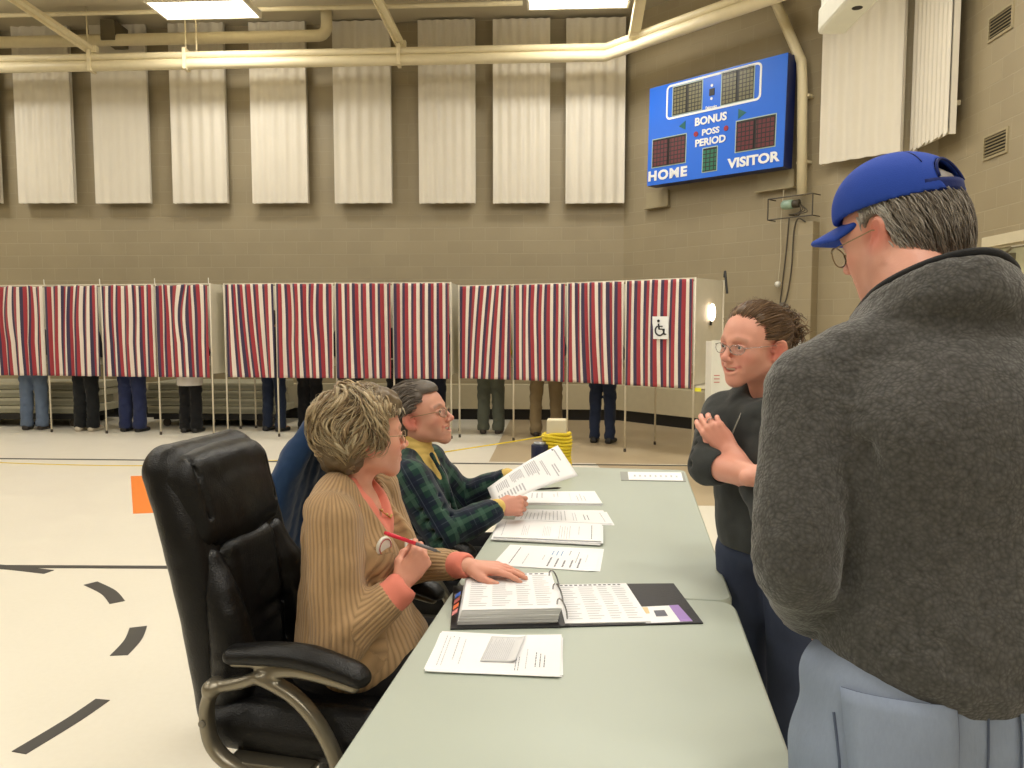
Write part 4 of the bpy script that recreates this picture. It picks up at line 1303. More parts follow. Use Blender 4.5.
def exec_chair(label, loc, rz, res=.006):
    t = thing('office_chair', label, 'office chair', loc, rz)
    # backrest shell: outer padded frame
    S = squash(SDF(res))
    for k in (-1, -.75, -.5, -.25, 0, .25, .5, .75, 1):
        e = .055 if abs(k) == 1 else .048
        S.chain([(-.240, k*.160, .49), (-.252, k*.190, .70), (-.292, k*.203, .93), (-.362, k*.178, 1.13)], e, .03 if abs(k) == 1 else .02, sm=6)
    S.rc((-.37, -.15, 1.155), (-.37, .15, 1.155), .05, .05, .05)
    S.warps.append(lambda P: .0015*vnoise(P, 25))
    link('back_shell', S.mesh('back_shell'), t, M_lea)
    # front cushions
    C = squash(SDF(res))
    C.box((-.222, 0, .60), (.045, .125, .115), .045, (0, -3, 0), .02)
    C.box((-.235, 0, .82), (.040, .125, .120), .040, (0, -8, 0), .02)
    for sy in (-1, 1):
        C.chain([(-.195, sy*.185, .50), (-.170, sy*.195, .62), (-.195, sy*.190, .76), (-.25, sy*.175, .90)], [.050, .060, .052, .035], .02)
    for k in (-1, 1):
        C.chain([(-.165, k*.125, .5), (-.170, k*.125, .70), (-.20, k*.118, .92)], .006, .008, sub=True)
    C.rc((-.165, -.12, .705), (-.165, .12, .705), .006, .006, .012, sub=True)
    for k in range(4):
        C.rc((-.150, -.14+.09*k, .655), (-.158, -.10+.09*k, .69), .003, .003, .008, sub=True)
    C.warps.append(lambda P: .002*vnoise(P*np.array([1, 1, 2]), 22))
    link('back_cushion', C.mesh('back_cushion'), t, M_lea)
    # head pillow
    Hp = squash(SDF(res))
    Hp.box((-.312, 0, 1.045), (.068, .212, .132), .064, (0, -14, 0), .02)
    Hp.el((-.278, 0, 1.03), (.055, .17, .115), (0, -14, 0), .03)
    Hp.el((-.325, 0, 1.15), (.055, .18, .04), k=.03)
    for sy in (-1, 1):
        Hp.chain([(-.30, sy*.175, 1.175), (-.258, sy*.180, 1.10), (-.243, sy*.176, 1.02), (-.250, sy*.160, .93), (-.275, sy*.12, .885)], .004, .012, sub=True)
    Hp.warps.append(lambda P: .0015*vnoise(P, 30))
    link('head_pillow', Hp.mesh('head_pillow'), t, M_lea)
    # seat
    Se = SDF(res)
    Se.box((.02, 0, .455), (.26, .26, .055), .05, (0, 2, 0), .02)
    Se.el((.04, 0, .50), (.22, .20, .035), k=.03); Se.rc((.25, -.18, .46), (.25, .18, .46), .05, .05, .04)
    for sy in (-1, 1): Se.rc((-.15, sy*.20, .50), (.2, sy*.20, .505), .028, .03, .03)
    link('seat', Se.mesh('seat'), t, M_lea)
    for sy in (-1, 1):
        A = SDF(.005)
        y = sy*.295
        A.chain([(-.10, y, .690), (.0, y, .702), (.10, y, .700), (.20, y, .675), (.235, y, .660)], [.018, .022, .024, .022, .016], .02)
        for dy in (-.018, .018): A.chain([(-.10, y+dy, .688), (.0, y+dy, .697), (.10, y+dy, .695), (.20, y+dy, .671), (.225, y+dy, .660)], [.016, .020, .021, .019, .016], .02)
        A.chain([(-.11, y-sy*-.042, .682), (.0, y+sy*.042, .692), (.10, y+sy*.042, .690), (.22, y+sy*.038, .660)], .0025, .006, sub=True)
        link('armrest_pad', A.mesh('armrest_pad'), t, M_lea)
        Fm = SDF(.005)
        yo = y+sy*.004
        outer = cr([(-.155, yo, .603), (-.175, yo, .54), (-.160, yo, .455), (-.09, yo, .405), (.03, yo, .395), (.135, yo, .405), (.165, yo, .44), (.125, yo, .53), (.06, yo, .60), (-.025, yo, .640)], 4)
        for d in (-.009, .009):
            Fm.chain([p+Vector((0, d, 0)) for p in outer], .014, .012)
        Fm.chain(cr([(-.155, yo, .603), (-.09, yo, .618), (-.03, yo, .640), (.05, yo, .662), (.15, yo, .652), (.21, yo, .640)], 4), [.0155]*21, .012)
        Fm.chain([(-.10, y, .668), (.0, y, .674), (.10, y, .672), (.19, y, .650)], .012, .015)
        Fm.rc((-.155, yo-.012, .603), (-.155, yo+.012, .603), .021, .021, .01)
        fo = link('armrest_frame', Fm.mesh('armrest_frame'), t, M_arm)
        b = MB(); rt = Euler((R(90*sy), 0, 0)).to_matrix()
        for (x, z) in ((-.155, .603), (-.172, .52), (-.06, .398), (.13, .405)):
            MB().lathe([(.0095, 0), (.0095, .004), (.006, .006), (.0, .006)], (x, yo+sy*.0235, z), 12, 0, Euler((R(-90*sy), 0, 0)).to_matrix()).build('bolt', M_tleg, fo)
        MB().box((-.02, sy*.25, .41), (.22, .10, .018), bev=.004).build('armrest_bracket', M_arm, t)
    MB().lathe([(.045, .30), (.045, .38), (.03, .39), (.14, .40)], n=18).build('tilt_mechanism', M_plastic, t)
    MB().lathe([(.028, .10), (.028, .31)], n=14).build('gas_lift', M_plastic, t)
    for k in range(5):
        a = 2*PI*k/5+.3
        ca, sa = math.cos(a), math.sin(a)
        MB().tube([(.03*ca, .03*sa, .11), (.18*ca, .18*sa, .095), (.30*ca, .30*sa, .075)], [.026, .022, .015], 10).build('base_arm', M_arm, t, smooth=True)
        MB().lathe([(.0, -.022), (.022, -.022), (.027, -.014), (.027, .014), (.022, .022), (.0, .022)], (.31*ca, .31*sa, .0275), 14, 0, Euler((R(90), 0, a+.6)).to_matrix()).build('caster', M_plastic, t)
    return t
exec_chair('black leather office chair in the foreground, its high back with a head pillow', (-.512, 2.095, 0), R(-12))
ch2 = exec_chair('black office chair of the woman in plaid, a blue jacket over its back', (-.32, 3.02, 0), R(-10), .009)
ch2.scale = (1, 1, 1.03)
# blue jacket hanging over the second chair
jk = SDF(.007)
Mj = Matrix.Translation((-.32, 3.02, 0)) @ Matrix.Rotation(R(-10), 4, 'Z')
jk.frame(Mj)
for q in range(6):
    f = q/5*2-1
    jk.chain([(-.415, f*.17, 1.115-.03*f*f), (-.475, f*.20, .98), (-.535, f*.23, .78), (-.585, f*.245, .56)], [.034, .046, .052, .046], .05, sm=4)
jk.chain([(-.40, -.19, 1.09), (-.50, -.26, .90), (-.57, -.29, .66)], [.036, .044, .04], .03, sm=4)
jk.chain([(-.40, .19, 1.09), (-.50, .26, .90), (-.57, .29, .66)], [.036, .044, .04], .03, sm=4)
jk.chain([(-.36, -.15, 1.12), (-.35, 0, 1.14), (-.36, .15, 1.12)], .030, .04)
for f, r_ in ((-.7, .012), (-.1, .013), (.45, .012)):
    jk.chain([(-.46, f*.21, 1.05), (-.60, f*.25, .80), (-.645, f*.25, .52)], r_, .03, sub=True)
jk.warps.append(lambda P: .006*vnoise(P*np.array([1, 1, .25]), 22)+.002*vnoise(P, 60))
o = link('jacket', jk.mesh('jacket', 2), None, cloth('blue_velour', (30, 56, 92), .3, 200, .8))
tag(o, 'blue jacket hung over the back of the office chair of the woman in plaid', 'jacket')
# ================================================================ people round the table
def frame_of(pos, xd, zd):
    x = Vector(xd).normalized(); z = Vector(zd); z = (z-x*z.dot(x)).normalized(); y = z.cross(x)
    M = Matrix((x, y, z)).transposed().to_4x4(); M.translation = Vector(pos)
    return M
def head_frame(pos, yaw, pitch, roll=0, sc=1.0):
    return Matrix.Translation(pos) @ Matrix.Rotation(R(yaw), 4, 'Z') @ Matrix.Rotation(R(-pitch), 4, 'Y') @ Matrix.Rotation(R(roll), 4, 'X') @ Matrix.Scale(sc, 4)

def skin_mat(name):
    t = NT(name); b = t.b
    a = t.attr('Col')
    n = t.noise(t.coord(), 45, 4)
    n1 = t.noise(t.coord(), 9, 3)
    c = t.mix(t.math('MULTIPLY', n.outputs['Fac'], .22), a.outputs['Color'], lin((196, 116, 98)))
    c = t.mix(t.math('MULTIPLY', n1.outputs['Fac'], .14), c, lin((226, 176, 150)))
    t.l(c, b.inputs['Base Color'])
    b.inputs['Roughness'].default_value = .48
    b.inputs['Subsurface Weight'].default_value = .12
    b.inputs['Subsurface Radius'].default_value = (.012, .005, .003)
    b.inputs['Subsurface Scale'].default_value = .6
    n2 = t.noise(t.coord(), 320, 4)
    t.bump(n2.outputs['Fac'], .18, .0015)
    return t.m
M_skin = skin_mat('skin')
M_eye = mat('eye_white', (226, 220, 214), .25, var=.01)
M_iris = mat('iris', (62, 66, 70), .2)
M_teeth = mat('teeth', (232, 226, 210), .3, var=.01)
M_gold = mat('glasses_metal', (150, 132, 100), .3, .8)
M_silver = mat('glasses_silver', (160, 160, 160), .25, .85)
def lens_mat():
    t = NT('lens'); t.b.inputs['Base Color'].default_value = (1, 1, 1, 1); t.b.inputs['Roughness'].default_value = .05
    t.b.inputs['Alpha'].default_value = .10; return t.m
M_lens = lens_mat()

def head_shape(S, M, sc, smile=.5, female=True, open_mouth=False, slim=0):
    S.frame(M, sc)
    j = 1.0 if female else 1.07
    S.el((-.012, 0, .045), (.098, .076, .086), k=.02)
    S.el((.030, 0, .036), (.060, .062, .060), k=.03)
    S.el((.034, 0, -.012), (.052, .058, .062), k=.03)
    S.el((.0, 0, -.03), (.060, .060, .055), k=.03)
    for y in (-1, 1):
        S.rc((-.002, y*(.050 if female else .056), -.042), (.066, y*.014*j, -.084), .015 if female else .018, .015 if female else .018, .03)
        S.el((.056, y*.041, -.020+.004*smile), (.022+.004*smile, .019, .018), k=.025)
        S.el((.066, y*.030, -.045), (.018, .016, .018), k=.022)
        S.chain([(.088, y*.008, .028), (.087, y*.026, .033), (.074, y*.046, .026)], .0055 if female else .0095, .018)
    S.el((.074, 0, -.087), (.017, .018, .016), k=.020)
    S.el((.064, 0, -.052), (.030, .030, .032), k=.022)
    # sockets, eyes
    for y in (-1, 1):
        S.el((.097, y*.031, .011), (.014, .019, .011), k=.014, sub=True)
        S.el((.0775, y*.031, .012), (.0125, .0145, .0105), k=.004)
        S.el((.0905, y*.031, .0115), (.0065, .0110, .0032 if smile > .6 else .0042), k=.002, sub=True)
        S.chain([(.080, y*.046, .010), (.0905, y*.038, .0165), (.0925, y*.030, .0185), (.0890, y*.018, .0130)], .0024, .004)
        S.chain([(.081, y*.045, .008), (.0895, y*.036, .0045), (.0895, y*.028, .0040), (.0870, y*.019, .0085)], .0020, .004)
    # nose
    S.chain([(.090, 0, .024), (.100, 0, .002), (.1115, 0, -.017)], [.0075, .0080, .0085], .010)
    S.el((.113, 0, -.0215), (.0105, .0105, .0095), k=.008)
    for y in (-1, 1):
        S.el((.1025, y*.0115, -.026), (.0095, .0075, .0075), k=.006)
        S.el((.1035, y*.0062, -.0335), (.0040, .0032, .0035), k=.003, sub=True)
    S.rc((.099, 0, -.030), (.094, 0, -.040), .0065, .006, .008)
    # mouth
    w = .022+.012*smile; up = .010*smile; xb = .0855-.004*smile
    if open_mouth:
        S.el((.094, 0, -.0530), (.011, w*.86, .0085), k=.003, sub=True)
        gap = .0120
    else:
        gap = .0022
    S.chain([(xb-.006, w, -.052+up), (.0915, w*.5, -.0515+gap*.4+up*.25), (.0955, .004, -.0490+gap*.4), (.0955, -.004, -.0490+gap*.4), (.0915, -w*.5, -.0515+gap*.4+up*.25), (xb-.006, -w, -.052+up)], [.0022, .0046, .0056, .0056, .0046, .0022], .003, sm=3)
    S.chain([(xb-.006, w, -.053+up), (.0905, w*.5, -.0585-gap*.4+up*.2), (.0935, 0, -.0610-gap*.4), (.0905, -w*.5, -.0585-gap*.4+up*.2), (xb-.006, -w, -.053+up)], [.0022, .0050, .0064, .0050, .0022], .003, sm=3)
    if not open_mouth:
        S.chain([(xb-.003, w, -.0525+up), (.0965, w*.45, -.0550+up*.2), (.0985, 0, -.0552), (.0965, -w*.45, -.0550+up*.2), (xb-.003, -w, -.0525+up)], .0010, .002, sub=True)
    # smile folds
    for y in (-1, 1):
        S.chain([(.0985, y*.0185, -.024), (.0900, y*.031, -.038), (.0800, y*.0375, -.055)], [.0012, .0018, .0012], .010, sub=True)
    # ears
    for y in (-1, 1):
        S.chain([(-.030, y*.078, .032), (-.036, y*.080, .005), (-.024, y*.076, -.028)], .0065, .006, sub=True)
        S.el((-.016, y*.0830, .002), (.020, .0075, .033), (0, -14, -y*32), k=.003)
        S.el((-.004, y*.0765, -.022), (.009, .006, .010), k=.006)
        S.el((-.010, y*.0905, .004), (.0105, .0060, .020), (0, -14, -y*32), k=.004, sub=True)
        S.chain([(.002, y*.077, .012), (-.004, y*.082, .028), (-.020, y*.090, .028), (-.031, y*.094, .010), (-.024, y*.088, -.012)], .0030, .003)
        S.el((.004, y*.0755, .0), (.004, .004, .006), k=.004)

def paint_face(V, M, base, lips=(186, 92, 84), brow=(120, 96, 78), blush=(214, 110, 92), smile=.5, browk=.6):
    Mi = np.array(M.inverted()); P = V @ Mi[:3, :3].T+Mi[:3, 3]
    C = np.tile(np.array(lin(base)), (len(V), 1))
    def blend(w, col):
        nonlocal C
        w = np.clip(w, 0, 1)[:, None]; C = C*(1-w)+np.array(lin(col))*w
    def seg(a, b, sq=(1, 1, 1)):
        a, b = np.array(a), np.array(b); ba = b-a; t = np.clip(((P-a)@ba)/(ba@ba), 0, 1)
        q = (P-a-t[:, None]*ba)*np.array(sq); return np.sqrt((q*q).sum(1))
    up = .010*smile; w = .022+.012*smile
    for y in (-1, 1):
        d = np.sqrt((((P-np.array([.066, y*.044, -.020]))/np.array([.035, .024, .022]))**2).sum(1)); blend(.42*(1.25-d), blush)
        d = np.linalg.norm(P-np.array([-.01, y*.08, .0]), axis=1); blend(.80*(1-(d/.042)**2), (204, 98, 84))
        d = np.minimum(seg((.092, y*.012, .031), (.094, y*.028, .037)), seg((.094, y*.028, .037), (.080, y*.049, .031)))
        blend(browk*(1.35-d/.0060), brow)
        d = np.minimum(seg((.090, y*.018, .013), (.0935, y*.030, .0185)), seg((.0935, y*.030, .0185), (.082, y*.046, .010))); blend(.75*(1.3-d/.0026), (92, 60, 50))
        d = np.linalg.norm((P-np.array([.088, y*.031, .008])), axis=1); blend(.30*(1-(d/.020)**2), (176, 104, 88))
    d = np.linalg.norm(P-np.array([.113, 0, -.022]), axis=1); blend(.35*(1-(d/.020)**2), (206, 100, 84))
    dl = np.minimum(np.minimum(seg((.080, w, -.052+up), (.0930, w*.45, -.0505)), seg((.0930, w*.45, -.0505), (.0930, -w*.45, -.0505))), seg((.0930, -w*.45, -.0505), (.080, -w, -.052+up)))
    dl2 = np.minimum(seg((.080, w, -.052+up), (.093, 0, -.0605)), seg((.093, 0, -.0605), (.080, -w, -.052+up)))
    blend(.9*(1.5-np.minimum(dl, dl2)/.0048), lips)
    return C
def paint_hands(V, C, pts, col=(196, 110, 92), r=.09, k=.35):
    for p in pts:
        d = np.linalg.norm(V-np.array(p), axis=1); w = np.clip(k*(1.2-d/r), 0, k)[:, None]
        C = C*(1-w)+np.array(lin(col))*w
    return C

def eyes(parent, M, look=(1, 0, 0)):
    for y in (-1, 1):
        mb = MB(); pr = [(.0118*math.sin(PI*i/12), -.0118*math.cos(PI*i/12)) for i in range(13)]
        mb.lathe(pr, (.0782, y*.031, .0115), 18)
        e = mb.build('eye', M_eye, parent, smooth=True, world=True)
        l = Vector(look).normalized(); q = l.to_track_quat('Z', 'X').to_matrix()
        mb = MB(); mb.lathe([(.0058*math.sin(PI/2*i/5)*1.0, .0118+.0006-.0022*(1-math.cos(PI/2*i/5))) for i in range(6)][::-1] , (.0782, y*.031, .0115), 14, 0, q)
        i_ = mb.build('iris', M_iris, e, smooth=True, world=True)
        for o in (e, i_): o.data.transform(M)
def teeth(parent, M, w=.022, z=-.0510):
    mb = MB(); rows = []
    for j in range(2):
        rows.append([(.0895-.0045*(u/w)**2*1.2, u, z+(.0050 if j else -.0045)) for u in [w*(i/6-1) for i in range(13)]])
    mb.grid(rows); o = mb.build('teeth', M_teeth, parent, smooth=True, world=True); o.data.transform(M)
    o.modifiers.new('t', 'SOLIDIFY').thickness = .002
def glasses(parent, M, m, w=.026, h=.016, x=.104, z=.006, rim=.0011, drop=0):
    mb = MB(); lens = []
    for y in (-1, 1):
        pts = [(x-.004*abs(math.cos(a))*0-.010*((w*math.cos(a)*y+.0)*y/w*.5+.5)**2, y*.033+y*w*math.cos(a), z+h*math.sin(a)*(1 if math.sin(a) > 0 else 1.05)) for a in [2*PI*i/28 for i in range(29)]]
        mb.tube(pts, rim, 6, cap=False)
        lens.append(pts[:-1])
        mb.tube([(x-.010, y*(.033+w), z+.006), (x-.022, y*.070, z+.008), (.0, y*.082, z+.012), (-.018, y*.082, z+.006), (-.028, y*.080, -.008)], rim*.95, 6)
        mb.tube([(x, y*.008, z+.002), (x-.006, y*.010, z-.008)], .0012, 5)
    mb.tube(cr([(x, .008, z+.004), (x+.004, 0, z+.009), (x, -.008, z+.004)], 4), rim, 6)
    o = mb.build('glasses', m, parent, smooth=True, world=True); o.data.transform(M)
    for L in lens:
        mb = MB(); mb.add(L, [tuple(range(len(L)))]); l = mb.build('lens', M_lens, o, world=True); l.data.transform(M)
    return o

def hand(S, M, th=1, curl=((10, 15, 10),)*4, spread=(6, 1, -4, -9), thumb=None, sc=1.0):
    """M: origin at the wrist, x along the fingers, z out of the back of the hand; th: side of the thumb on y"""
    S.frame(M @ Matrix.Scale(sc, 4), sc)
    ys = [.027, .009, -.009, -.026]; xs_ = [.086, .090, .085, .076]; Ls = [.070, .077, .071, .055]
    S.rc((-.03, 0, 0), (.01, 0, 0), .023, .022, .015)
    S.el((.045, 0, -.003), (.046, .036, .0145), k=.012)
    for i in range(4):
        y0 = th*ys[i]
        S.rc((.015, y0*.55, .0), (xs_[i], y0, .001), .0125, .0105, .008)
        a = 0; p = Vector((xs_[i], y0, .001)); s_ = R(spread[i])*th
        d0 = Vector((math.cos(s_), math.sin(s_), 0)); pts = [tuple(p)]
        for f, c in zip((.46, .30, .24), curl[i]):
            a += R(c)
            p = p+(d0*math.cos(a)+Vector((0, 0, -1))*math.sin(a))*Ls[i]*f
            pts.append(tuple(p))
        rr = [.0098, .0086, .0078, .0068] if i < 3 else [.0086, .0075, .0068, .006]
        for q in range(3): S.rc(pts[q], pts[q+1], rr[q], rr[q+1], .0025)
        S.el(pts[0], (.011, .0098, .0098), k=.004)
    if thumb is None: thumb = [(.012, .020, -.006), (.040, .040, -.014), (.066, .050, -.020), (.088, .052, -.022)]
    tp = [(x, th*y, z) for x, y, z in thumb]
    for q, (r0, r1) in enumerate(((.016, .0125), (.0115, .010), (.0098, .0078))): S.rc(tp[q], tp[q+1], r0, r1, .006)
    S.frame(Matrix.Identity(4))

# ---------------------------------------------------------------- hair
def hair_mat(name, rough=.5):
    t = NT(name); a = t.attr('Col'); f = t.attr('fu')
    n = t.noise(t.coord(), 400, 3, .7)
    c = t.mix(t.math('MULTIPLY', n.outputs['Fac'], .45), a.outputs['Color'], (.035, .025, .018))
    w = t.math('SINE', t.math('MULTIPLY', f.outputs['Fac'], 9))
    c = t.mix(t.math('MULTIPLY_ADD', w, .16, .16), c, (.03, .022, .014))
    t.l(c, t.b.inputs['Base Color']); t.b.inputs['Roughness'].default_value = rough
    t.b.inputs['Specular IOR Level'].default_value = .45
    t.bump(t.math('ADD', t.math('MULTIPLY', w, .5), n.outputs['Fac']), .5, .001)
    return t.m
def locks(name, parent, M, specs, m, seed):
    """specs: list of (path points in head space, radius, colour)"""
    vs = []; fs = []; cs = []; fu = []
    n = 7
    for pts, r, col in specs:
        pts = [M @ Vector(p) for p in pts]; N = len(pts); off = len(vs); prev = None
        c = lin(col)
        for i, p in enumerate(pts):
            t = (pts[min(i+1, N-1)]-pts[max(i-1, 0)])
            if t.length < 1e-9: t = Vector((0, 0, 1))
            t.normalize()
            if prev is None:
                a = t.cross(Vector((.3, .2, 1))); a = a.normalized() if a.length > 1e-6 else t.orthogonal().normalized()
            else:
                a = prev-t*prev.dot(t); a = a.normalized() if a.length > 1e-6 else t.orthogonal().normalized()
            prev = a; b = t.cross(a)
            s = i/(N-1); rr = r*(min(1, s*5+.35))*(1-.82*s**2)
            for k in range(n):
                th = 2*PI*k/n
                vs.append(tuple(p+a*math.cos(th)*rr+b*math.sin(th)*rr*.5)); cs.append(c); fu.append(th)
        for i in range(N-1):
            for k in range(n):
                j = (k+1) % n
                fs.append((off+i*n+k, off+i*n+j, off+(i+1)*n+j, off+(i+1)*n+k))
        fs.append(tuple(off+k for k in range(n))[::-1]); fs.append(tuple(off+(N-1)*n+k for k in range(n)))
    me = bpy.data.meshes.new(name); me.from_pydata(vs, [], fs); me.polygons.foreach_set('use_smooth', [True]*len(fs))
    set_col(me, np.array(cs, dtype=np.float32)); set_float(me, fu, 'fu'); me.update()
    return link(name, me, parent, m, world=True)
HC = Vector((-.012, 0, .045)); HR = Vector((.100, .079, .089))
def shell(d, off): return HC+Vector((d.x*(HR.x+off), d.y*(HR.y+off), d.z*(HR.z+off)))
def grow(r, d, flow, length, steps, off0, off1, amp, turns, shell_f=shell, jit=.0):
    """one lock over the scalp, curling round its own path"""
    pts = []; ph = r.random()*6.28; d = d.copy()
    tot = turns*(0.7+.6*r.random())
    for i in range(steps+1):
        s = i/steps
        o = off0+(off1-off0)*math.sin(PI*min(1, s*1.1)*.5)
        p = shell_f(d, o); f = flow(d, p); f = (f-d*f.dot(d))
        if f.length < 1e-6: f = d.orthogonal()
        f.normalize(); side = d.cross(f).normalized()
        k = min(1, s*2.2)
        pts.append(p+side*amp*k*math.sin(ph+tot*6.28*s)+d*amp*k*.8*math.cos(ph+tot*6.28*s))
        d = (d+f*(length/steps)/.09+side*jit*(r.random()-.5)).normalized()
    return pts
def rdir(r):
    z = r.random()*2-1; a = r.random()*2*PI; q = math.sqrt(1-z*z)
    return Vector((q*math.cos(a), q*math.sin(a), z))
def var(r, cols):
    a = r.choice(cols); b = r.choice(cols); t = r.random()
    return tuple(x*(1-t)+y*t for x, y in zip(a, b))
def base_hair(name, parent, M, sc, build, col, m, res=.004, warp=None):
    S = SDF(res); S.frame(M, sc); build(S)
    if warp: S.warps.append(warp)
    me = S.mesh(name)
    set_col(me, np.tile(np.array(lin(col), dtype=np.float32), (len(me.vertices), 1)))
    set_float(me, np.zeros(len(me.vertices)), 'fu')
    return link(name, me, parent, m, world=True)

# ---------------------------------------------------------------- knit, plaid, fleece, denim
def rib_mat(name, col, period=.0125):
    t = NT(name); fu = t.attr('fu').outputs['Fac']; c = lin(col)
    w = t.math('SINE', t.math('MULTIPLY', fu, 2*PI/period))
    w = t.math('POWER', t.math('MULTIPLY_ADD', w, .5, .5), .6)
    n = t.noise(t.coord(), 350, 3); n2 = t.noise(t.coord(), 8, 3)
    a = t.mix(w, tuple(x*.62 for x in c), c)  # self-shadow of the rib grooves put into the colour, besides the bump
    a = t.mix(t.math('MULTIPLY', n2.outputs['Fac'], .18), a, tuple(x*.7 for x in c))
    t.l(a, t.b.inputs['Base Color']); t.b.inputs['Roughness'].default_value = .9; t.b.inputs['Sheen Weight'].default_value = .15
    t.b.inputs['Specular IOR Level'].default_value = .2
    t.bump(t.math('ADD', w, t.math('MULTIPLY', n.outputs['Fac'], .35)), .55, .003)
    return t.m
def plaid_mat():
    t = NT('plaid_flannel'); fu = t.attr('fu').outputs['Fac']; fv = t.attr('fv').outputs['Fac']
    def band(x, per, c0, hw, soft=.02):
        f = t.math('FRACT', t.math('ADD', t.math('MULTIPLY', x, 1/per), 10.0))
        d = t.math('ABSOLUTE', t.math('SUBTRACT', f, c0))
        return t.math('SUBTRACT', 1.0, t.math('SMOOTH_MIN', 1.0, t.math('MAXIMUM', 0.0, t.math('MULTIPLY', t.math('SUBTRACT', d, hw), 1/soft)), .05))
    g = lin((22, 52, 46)); navy = lin((17, 24, 48)); lg = lin((72, 104, 88)); wl = lin((120, 132, 150))
    P = .088
    n = t.noise(t.coord(), 300, 3)
    c = t.mix(t.noise(t.coord(), 30, 3).outputs['Fac'], g, tuple(x*1.5 for x in g))
    for x in (fv, fu):
        c = t.mix(t.math('MULTIPLY', band(x, P, .30, .19), .80), c, navy)
        c = t.mix(t.math('MULTIPLY', band(x, P, .74, .085), .55), c, lg)
        c = t.mix(t.math('MULTIPLY', band(x, P, .30, .010, .015), .18), c, wl)
    c = t.mix(t.math('MULTIPLY', n.outputs['Fac'], .25), c, (.01, .015, .02))
    t.l(c, t.b.inputs['Base Color']); t.b.inputs['Roughness'].default_value = .9; t.b.inputs['Sheen Weight'].default_value = .2
    t.b.inputs['Specular IOR Level'].default_value = .2
    t.bump(n.outputs['Fac'], .3, .001)
    return t.m
def fleece_mat():
    t = NT('grey_fleece'); c = t.coord()
    v = t.n('ShaderNodeTexVoronoi'); v.inputs['Scale'].default_value = 175
    nw = t.noise(c, 30, 2); mp = t.n('ShaderNodeVectorMath', operation='MULTIPLY_ADD'); t.l(nw.outputs['Color'], mp.inputs[0]); mp.inputs[1].default_value = (.02, .02, .02); t.l(c, mp.inputs[2]); t.l(mp.outputs[0], v.inputs['Vector'])
    n = t.noise(c, 5, 4); n2 = t.noise(c, 70, 3, .5)
    a = t.mix(t.math('MULTIPLY_ADD', n2.outputs['Fac'], .8, .1), lin((62, 62, 61)), lin((116, 115, 114)))
    a = t.mix(t.math('SUBTRACT', 1.0, t.math('MULTIPLY', v.outputs['Distance'], .75)), lin((40, 39, 38)), a)
    a = t.mix(t.math('MULTIPLY', n.outputs['Fac'], .35), a, lin((70, 67, 62)))
    t.l(a, t.b.inputs['Base Color'])
    t.b.inputs['Roughness'].default_value = .95; t.b.inputs['Sheen Weight'].default_value = .35; t.b.inputs['Specular IOR Level'].default_value = .15
    t.bump(t.math('SUBTRACT', n2.outputs['Fac'], t.math('MULTIPLY', v.outputs['Distance'], 1.0)), .45, .003)
    return t.m
def denim_mat(name, col, worn=.5):
    t = NT(name); c = t.coord(); n = t.noise(c, 6, 4); n2 = t.noise(t.coord('Object', (1, 1, .25)), 220, 4, .7); n3 = t.noise(c, 35, 4)
    b = lin(col)
    a = t.mix(t.math('MULTIPLY', n.outputs['Fac'], worn), tuple(x*.75 for x in b), tuple(min(1, x*1.5) for x in b))
    a = t.mix(t.math('MULTIPLY', n2.outputs['Fac'], .4), a, tuple(x*.55 for x in b))
    a = t.mix(t.math('MULTIPLY', n3.outputs['Fac'], .2), a, tuple(min(1, x*1.3) for x in b))
    t.l(a, t.b.inputs['Base Color']); t.b.inputs['Roughness'].default_value = .85; t.b.inputs['Specular IOR Level'].default_value = .2
    t.bump(t.math('ADD', n2.outputs['Fac'], n3.outputs['Fac']), .35, .0015)
    return t.m
def vlerp(a, b, t): return tuple(x+(y-x)*t for x, y in zip(a, b))
def seated_legs(S, hipc, l, knees, feet, r=(.085, .062, .045), k=.03):
    """hipc: hip centre; l: vector to the person's left"""
    for s_, kn, ft in zip((1, -1), knees, feet):
        h = Vector(hipc)+Vector(l)*.085*s_
        S.chain([tuple(h), vlerp(h, kn, .5), kn], [r[0], r[0]*.9, r[1]], k, sm=2)
        S.rc(kn, ft, r[1]*.95, r[2], k)

I4 = Matrix.Identity(4)
def edge(e):
    """hair thins out towards the hairline (e = 0) and stops past it"""
    return np.clip((e+.018)*.40, 0, .008)+np.where(e > 0, .05, 0)
